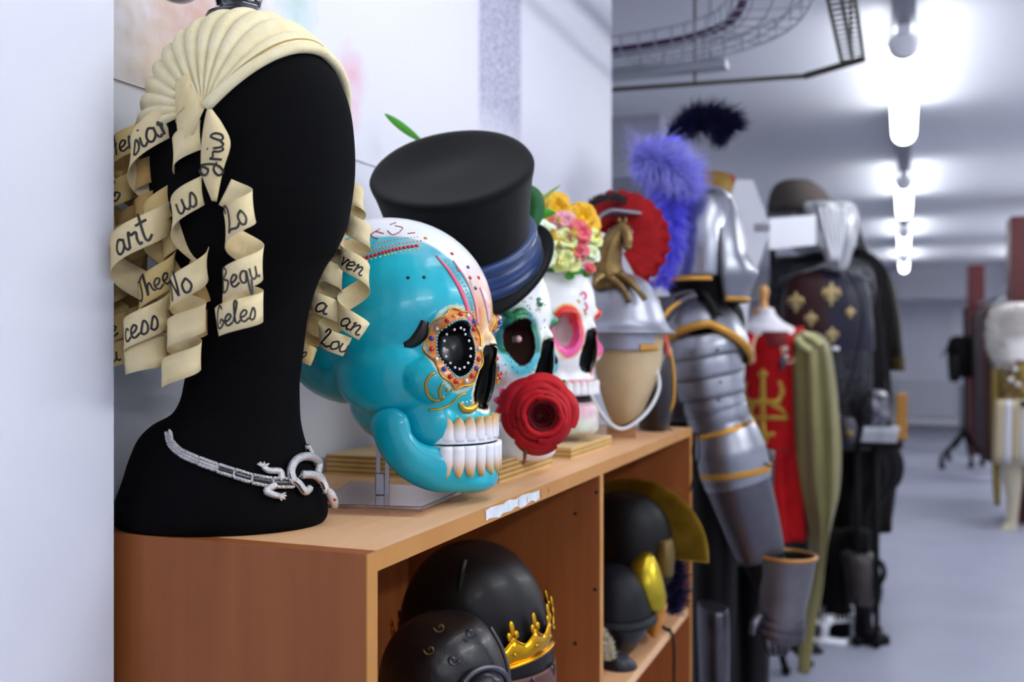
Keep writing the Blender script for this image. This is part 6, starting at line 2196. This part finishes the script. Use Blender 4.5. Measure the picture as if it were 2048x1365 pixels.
# black costume behind the dress form
c = 4.62
bk2 = thing('black_costume', 'floor length black costume on a stand behind the dress form', 'costume', P(1500, fl_v(c), c))
MB().slices([(700, 1460, 1570, .08), (760, 1440, 1590, .12), (900, 1420, 1606, .15), (1000, 1412, 1612, .17), (1100, 1406, 1620, .19), (1200, 1404, 1630, .20), (fl_v(c), 1404, 1640, .20)], c, n=70, folds=11, amp=.05, jit=.06).build('robe', blackc, bk2)
for u, v in ((1478, 1166), (1484, 1178), (1456, 1130)):
    MB().ell(P(u, v, c - .21), (R * .016, F * .008, Z * .02), 10, 8).build('silver_stud', M['steel_dark'], bk2)
sh_ = MB().slices([(1270, 1596, 1618, .03), (1285, 1592, 1630, .05), (fl_v(4.4), 1590, 1648, .05)], 4.4, n=20).build('black_shoe', M['black_leather'])
setp(sh_, 'black shoe poking out beneath the floor length black costume', 'shoe')
# low white wire rack on the floor
c = 4.50
rp = P(1660, fl_v(c), c)
wr = thing('wire_rack', 'low white wire floor rack beside the black boot', 'rack', (rp.x, rp.y, 0))
a, b = P(1612, 1246, c), P(1718, 1240, c + .05)
zt = a.z
for i in range(14):
    p = a.lerp(b, i / 13)
    MB().tube([Vector((p.x, p.y - .02, zt)), Vector((p.x - .02, p.y + .26, zt))], .004, 6).build('wire', M['white_plastic'], wr)
for off in (-.02, .10, .26):
    MB().tube([Vector((a.x, a.y + off, zt)), Vector((b.x, b.y + off, zt))], .006, 6).build('rim_wire', M['white_plastic'], wr)
for x_, y_ in ((a.x, a.y), (b.x, b.y), (a.x, a.y + .25), (b.x, b.y + .25)):
    MB().b2((x_ - .012, y_ - .012, 0), (x_ + .012, y_ + .012, zt)).build('leg', M['white_plastic'], wr, smooth=False)
d1 = PZ(1612, 1284, .012)
d2 = PZ(1694, 1290, .012)
o_ = MB().tube([d1, d2], .018, 12).build('white_tube', M['white_plastic'])
o_.location.z = .0
setp(o_, 'short white tube lying on the floor in front of the wire rack', 'tube')
e1_, e2_ = PZ(1648, 1262, .06), PZ(1664, 1236, .12)
o_ = MB().tube([Vector((e1_.x, e1_.y, .018)), e1_ + Z * .02, e2_], [.02, .022, .02], 10).build('white_bracket', M['white_plastic'])
setp(o_, 'white bent bracket leaning against the front of the wire rack', 'bracket')

# ================================================================ right side of the aisle
red_m = mat('red_enamel_rack', '#520510', .5, col2='#44040c', nscale=3)
def post(u0, u1, c_, dep, label):
    a, b = P(u0, 688, c_), P(u1, 688, c_)
    o = MB().b2((a.x, a.y, 0), (b.x + .02, a.y + dep, EYE + .955)).build('rack_post', red_m, smooth=False, bevel=.006)
    setp(o, label, 'rack post', 'red rack posts along the aisle')
    return a, b
pa, pb_ = post(1937, 1966, 12.2, .35, 'dark red rack post farther down the aisle behind the black stand')
pa2, pb2 = post(2021, 2066, 7.55, .35, 'dark red rack post at the right picture edge above the white fur costume')
rl = thing('hanging_rail', 'grey metal hanging rail between the two dark red rack posts', 'rail', (pa.x + .12, 10, EYE + .47))
MB().tube([Vector((pa2.x + .1, pa2.y + .2, EYE + .47)), Vector((pa.x + .1, pa.y + .2, EYE + .47))], .016, 8).build('rail_tube', M['steel'], rl)
hm_ = [mat('rust_brown_cloth', '#4a281c', .8, col2='#38201a', nscale=6), mat('plum_grey_cloth', '#4c4048', .8, col2='#3c333a', nscale=6), mat('dark_umber_cloth', '#2a1d16', .8)]
for i, (c_, u_, v_, lab, cat) in enumerate(((8.6, 2006, 606, 'rust brown robe hanging first on the right rail behind the fur costume', 'robe'), (9.7, 1990, 612, 'plum grey gown hanging second on the right rail', 'gown'), (10.8, 1979, 622, 'dark umber coat hanging farthest on the right rail beside the red post', 'coat'))):
    yb = 688 + 1.0 * FPX / c_
    t = thing('hanging_garment', lab, cat, P(u_, v_, c_))
    hw = .17 * FPX / c_
    MB().slices([(v_, u_ - hw * .4, u_ + hw * .4, .06), (v_ + 12, u_ - hw * .9, u_ + hw * .9, .12), (v_ + 60, u_ - hw, u_ + hw, .14), (yb, u_ - hw * .9, u_ + hw * .9, .15)], c_, n=44, folds=7, amp=.06, jit=.06).build('body', hm_[i], t)
    top = Vector((pa2.x + .1, P(u_, v_, c_).y, EYE + .487))
    top.x = pa2.x + .1 + (pa.x - pa2.x) * (top.y - pa2.y) / (pa.y - pa2.y)
    MB().tube(catmull([P(u_, v_, c_), (P(u_, v_, c_) + top) / 2 + R * .015, top], 4), .004, 6).build('hanger_hook', M['steel'], t)
for i in range(5):
    pz = Vector((pa2.x + .1 + (pa.x - pa2.x) * .35, pa2.y + 1.7 + .12 * i, EYE + .47))
    o_ = thing('coat_hanger', 'empty silver coat hanger on the right rail between the red posts', 'coat hanger', pz, 'empty hangers on the right rail')
    MB().tube(catmull([pz + Z * .012, pz + R * .02 - Z * .02, pz - Z * .07], 4), .005, 6).build('hook', M['steel'], o_)
    MB().tube([pz - Z * .07, pz - R * .19 - Z * .15, pz + R * .19 - Z * .15, pz - Z * .07], .008, 6).build('bar', M['steel'], o_)

# black wheeled stand
c = 11.1
k = c / FPX
sp_ = P(1930, fl_v(c), c)
bs = thing('costume_stand', 'thin black stand on a splayed castor base with black bags beside the far red post', 'stand', (sp_.x, sp_.y, 0))
MB().tube([P(1930, 616, c), P(1930, 872, c)], .018, 8).build('pole', M['black'], bs)
for du, dv in ((-46, 2), (-32, -14), (12, 0), (34, -4)):
    e = PZ(1930 + du, fl_v(c) + dv, .03)
    MB().tube(catmull([P(1930, 862, c), P(1930 + du * .55, 890, c), e + Z * .1, e], 5), .022, 8).build('base_leg', M['black'], bs)
    MB().ball(e, .032, 8, 6).build('castor', M['black'], bs)
MB().slices([(672, 1908, 1960, .05), (680, 1898, 1968, .10), (704, 1896, 1970, .12), (722, 1904, 1968, .12), (742, 1914, 1966, .10), (756, 1920, 1960, .06)], c - .05, n=30, jit=.2).build('black_bag', M['black'], bs)
MB().slices([(712, 1896, 1922, .06), (726, 1896, 1924, .07), (756, 1898, 1920, .06), (764, 1900, 1918, .04)], c - .12, n=24).build('hanging_pouch', M['black_leather'], bs)
MB().slices([(630, 1944, 1962, .05), (660, 1942, 1966, .07), (700, 1942, 1970, .08)], c, n=20, jit=.2).build('draped_scarf', M['black'], bs)
MB().tube([P(1898, 690, c - .1), P(1888, 704, c - .1), P(1884, 716, c - .1)], .008, 6).build('loose_strap', M['black'], bs)
for u0, u1, lab in ((1903, 1925, 'white paper sheet pinned on the far wall left of the black stand pole'), (1933, 1947, 'white paper sheet pinned on the far wall right of the black stand pole')):
    cw_ = (FARY - 0.01) / (math.cos(TH) + math.sin(TH) * 0)
    d1, d2 = ray(u0, 618), ray(u1, 684)
    s1, s2 = (FARY - .004) / d1.y, (FARY - .004) / d2.y
    a, b = CAM + d1 * s1, CAM + d2 * s2
    o_ = MB().b2((a.x, FARY - .006, b.z), (b.x, FARY - .001, a.z)).build('paper_sheet', M['white_plastic'], smooth=False)
    setp(o_, lab, 'paper')

# white fur and gold costume on a display figure
c = 7.3
k = c / FPX
fp = P(2030, fl_v(c), c)
fm = thing('display_figure', 'cream display figure in fur and gold costume at the right picture edge', 'mannequin', (fp.x, fp.y, 0))
cream_s = mat('cream_display_skin', '#c9bfa4', .5)
MB().slices([(620, 2010, 2080, .10), (660, 1998, 2092, .14), (740, 2004, 2088, .14), (800, 2008, 2084, .13), (850, 2000, 2090, .14), (930, 1998, 2092, .14)], c, n=32).build('torso', cream_s, fm)
for l_, r_, off in ((0, 0, 0), (46, 46, .1)):
    MB().slices([(910, 2004 + l_, 2044 + r_, .08), (960, 2008 + l_, 2042 + r_, .075), (1000, 2014 + l_, 2038 + r_, .055), (1035, 2014 + l_, 2034 + r_, .045), (1048, 2010 + l_, 2034 + r_, .05), (1056, 2002 + l_, 2034 + r_, .055), (fl_v(c) , 1998 + l_, 2034 + r_, .05)], c, n=24).build('leg', cream_s, fm)
gcst = thing('fur_costume', 'gold and silver bodice with white fur collar and cream panelled skirt on the display figure', 'costume', P(2040, 760, c))
gb = mat('gold_brocade', '#a88a4a', .4, .5, col2='#5c4a26', nscale=30, nstr=2)
MB().slices([(690, 1996, 2094, .15), (740, 2002, 2090, .155), (790, 2006, 2086, .15), (806, 2004, 2088, .155)], c, n=40, cap=(False, False)).build('bodice', gb, gcst, solid=.004)
for i in range(6):
    u0 = 1992 + 17 * i
    MB().slices([(800, u0, u0 + 18, .03), (860, u0 - 3, u0 + 17, .03), (926, u0 - 4, u0 + 16, .03)], c - .13 + .02 * abs(i - 3), n=16).build('skirt_panel', mat('silver_cream_panel', '#cfcdd2' if i % 2 else '#b8a988', .5, .2), gcst)
MB().slices([(800, 1998, 2092, .165), (812, 1998, 2092, .165)], c, n=40, cap=(False, False)).build('belt', M['black_leather'], gcst, solid=.004)
MB().slices([(735, 1986, 2004, .03), (860, 1984, 2000, .03), (960, 1986, 2000, .03), (1012, 1990, 2000, .02)], c + .06, n=20, folds=4, amp=.1).build('gold_sash', mat('old_gold_sash', '#8a7430', .6), gcst)
for u, v in ((2030, 740), (2022, 760), (2036, 770)):
    MB().ball(P(u, v, c - .16), .022, 10, 8).build('silver_boss', M['silver'], gcst)
mb = MB()
random.seed(4)
for i in range(4500):
    t = random.random()
    a = random.uniform(-.3, PI + .3)
    v = 614 + 120 * t
    hw = (38 + 20 * math.sin(PI * min(1, t * 1.1)) ** .6) * k
    p = P(2042, v, c) + R * (hw * math.cos(a)) - F * (.15 * math.sin(a))
    if math.sin(a) > .75 and t > .5:
        continue
    nrm = R * math.cos(a) - F * math.sin(a) + Z * (.9 - t)
    mb.strand(p, nrm + Vector((random.gauss(0, .5), random.gauss(0, .5), random.gauss(0, .5))), random.uniform(.03, .06), .004, .5, seg=2)
mb.build('fur_collar', mat('white_fur', '#e8e4e0', .85), gcst, smooth=False)
MB().slices([(606, 2014, 2072, .08), (625, 1996, 2088, .13), (680, 1988, 2096, .16), (720, 1990, 2094, .16)], c, n=30, cap=(True, False)).build('fur_backing', mat('white_fur_hide', '#dcd8d6', .9), gcst)

# radiator under the far wall
d1, d2 = ray(1792, 760), ray(1914, 838)
a, b = CAM + d1 * ((FARY - .12) / d1.y), CAM + d2 * ((FARY - .12) / d2.y)
ra_ = thing('radiator', 'white panel radiator on the far wall at the end of the aisle', 'radiator', ((a.x + b.x) / 2, FARY - .08, b.z))
MB().b2((a.x, FARY - .12, b.z), (b.x, FARY - .05, a.z)).build('panel', mat('radiator_white', '#c6c9d2', .45), ra_, smooth=False, bevel=.012)
MB().b2((a.x - .01, FARY - .13, a.z - .002), (b.x + .01, FARY - .04, a.z + .02)).build('top_grille', M['white_plastic'], ra_, smooth=False)
for x_ in (a.x + .2, b.x - .2):
    MB().b2((x_ - .02, FARY - .05, b.z + .1), (x_ + .02, FARY, a.z - .1)).build('bracket', M['white_plastic'], ra_, smooth=False)
MB().tube([Vector((b.x + .06, FARY - .08, b.z - .25)), Vector((b.x + .06, FARY - .08, a.z - .08)), Vector((b.x - .01, FARY - .08, a.z - .08))], .02, 8).build('feed_pipe', mat('grey_pipe', '#8a8c96', .5), ra_)
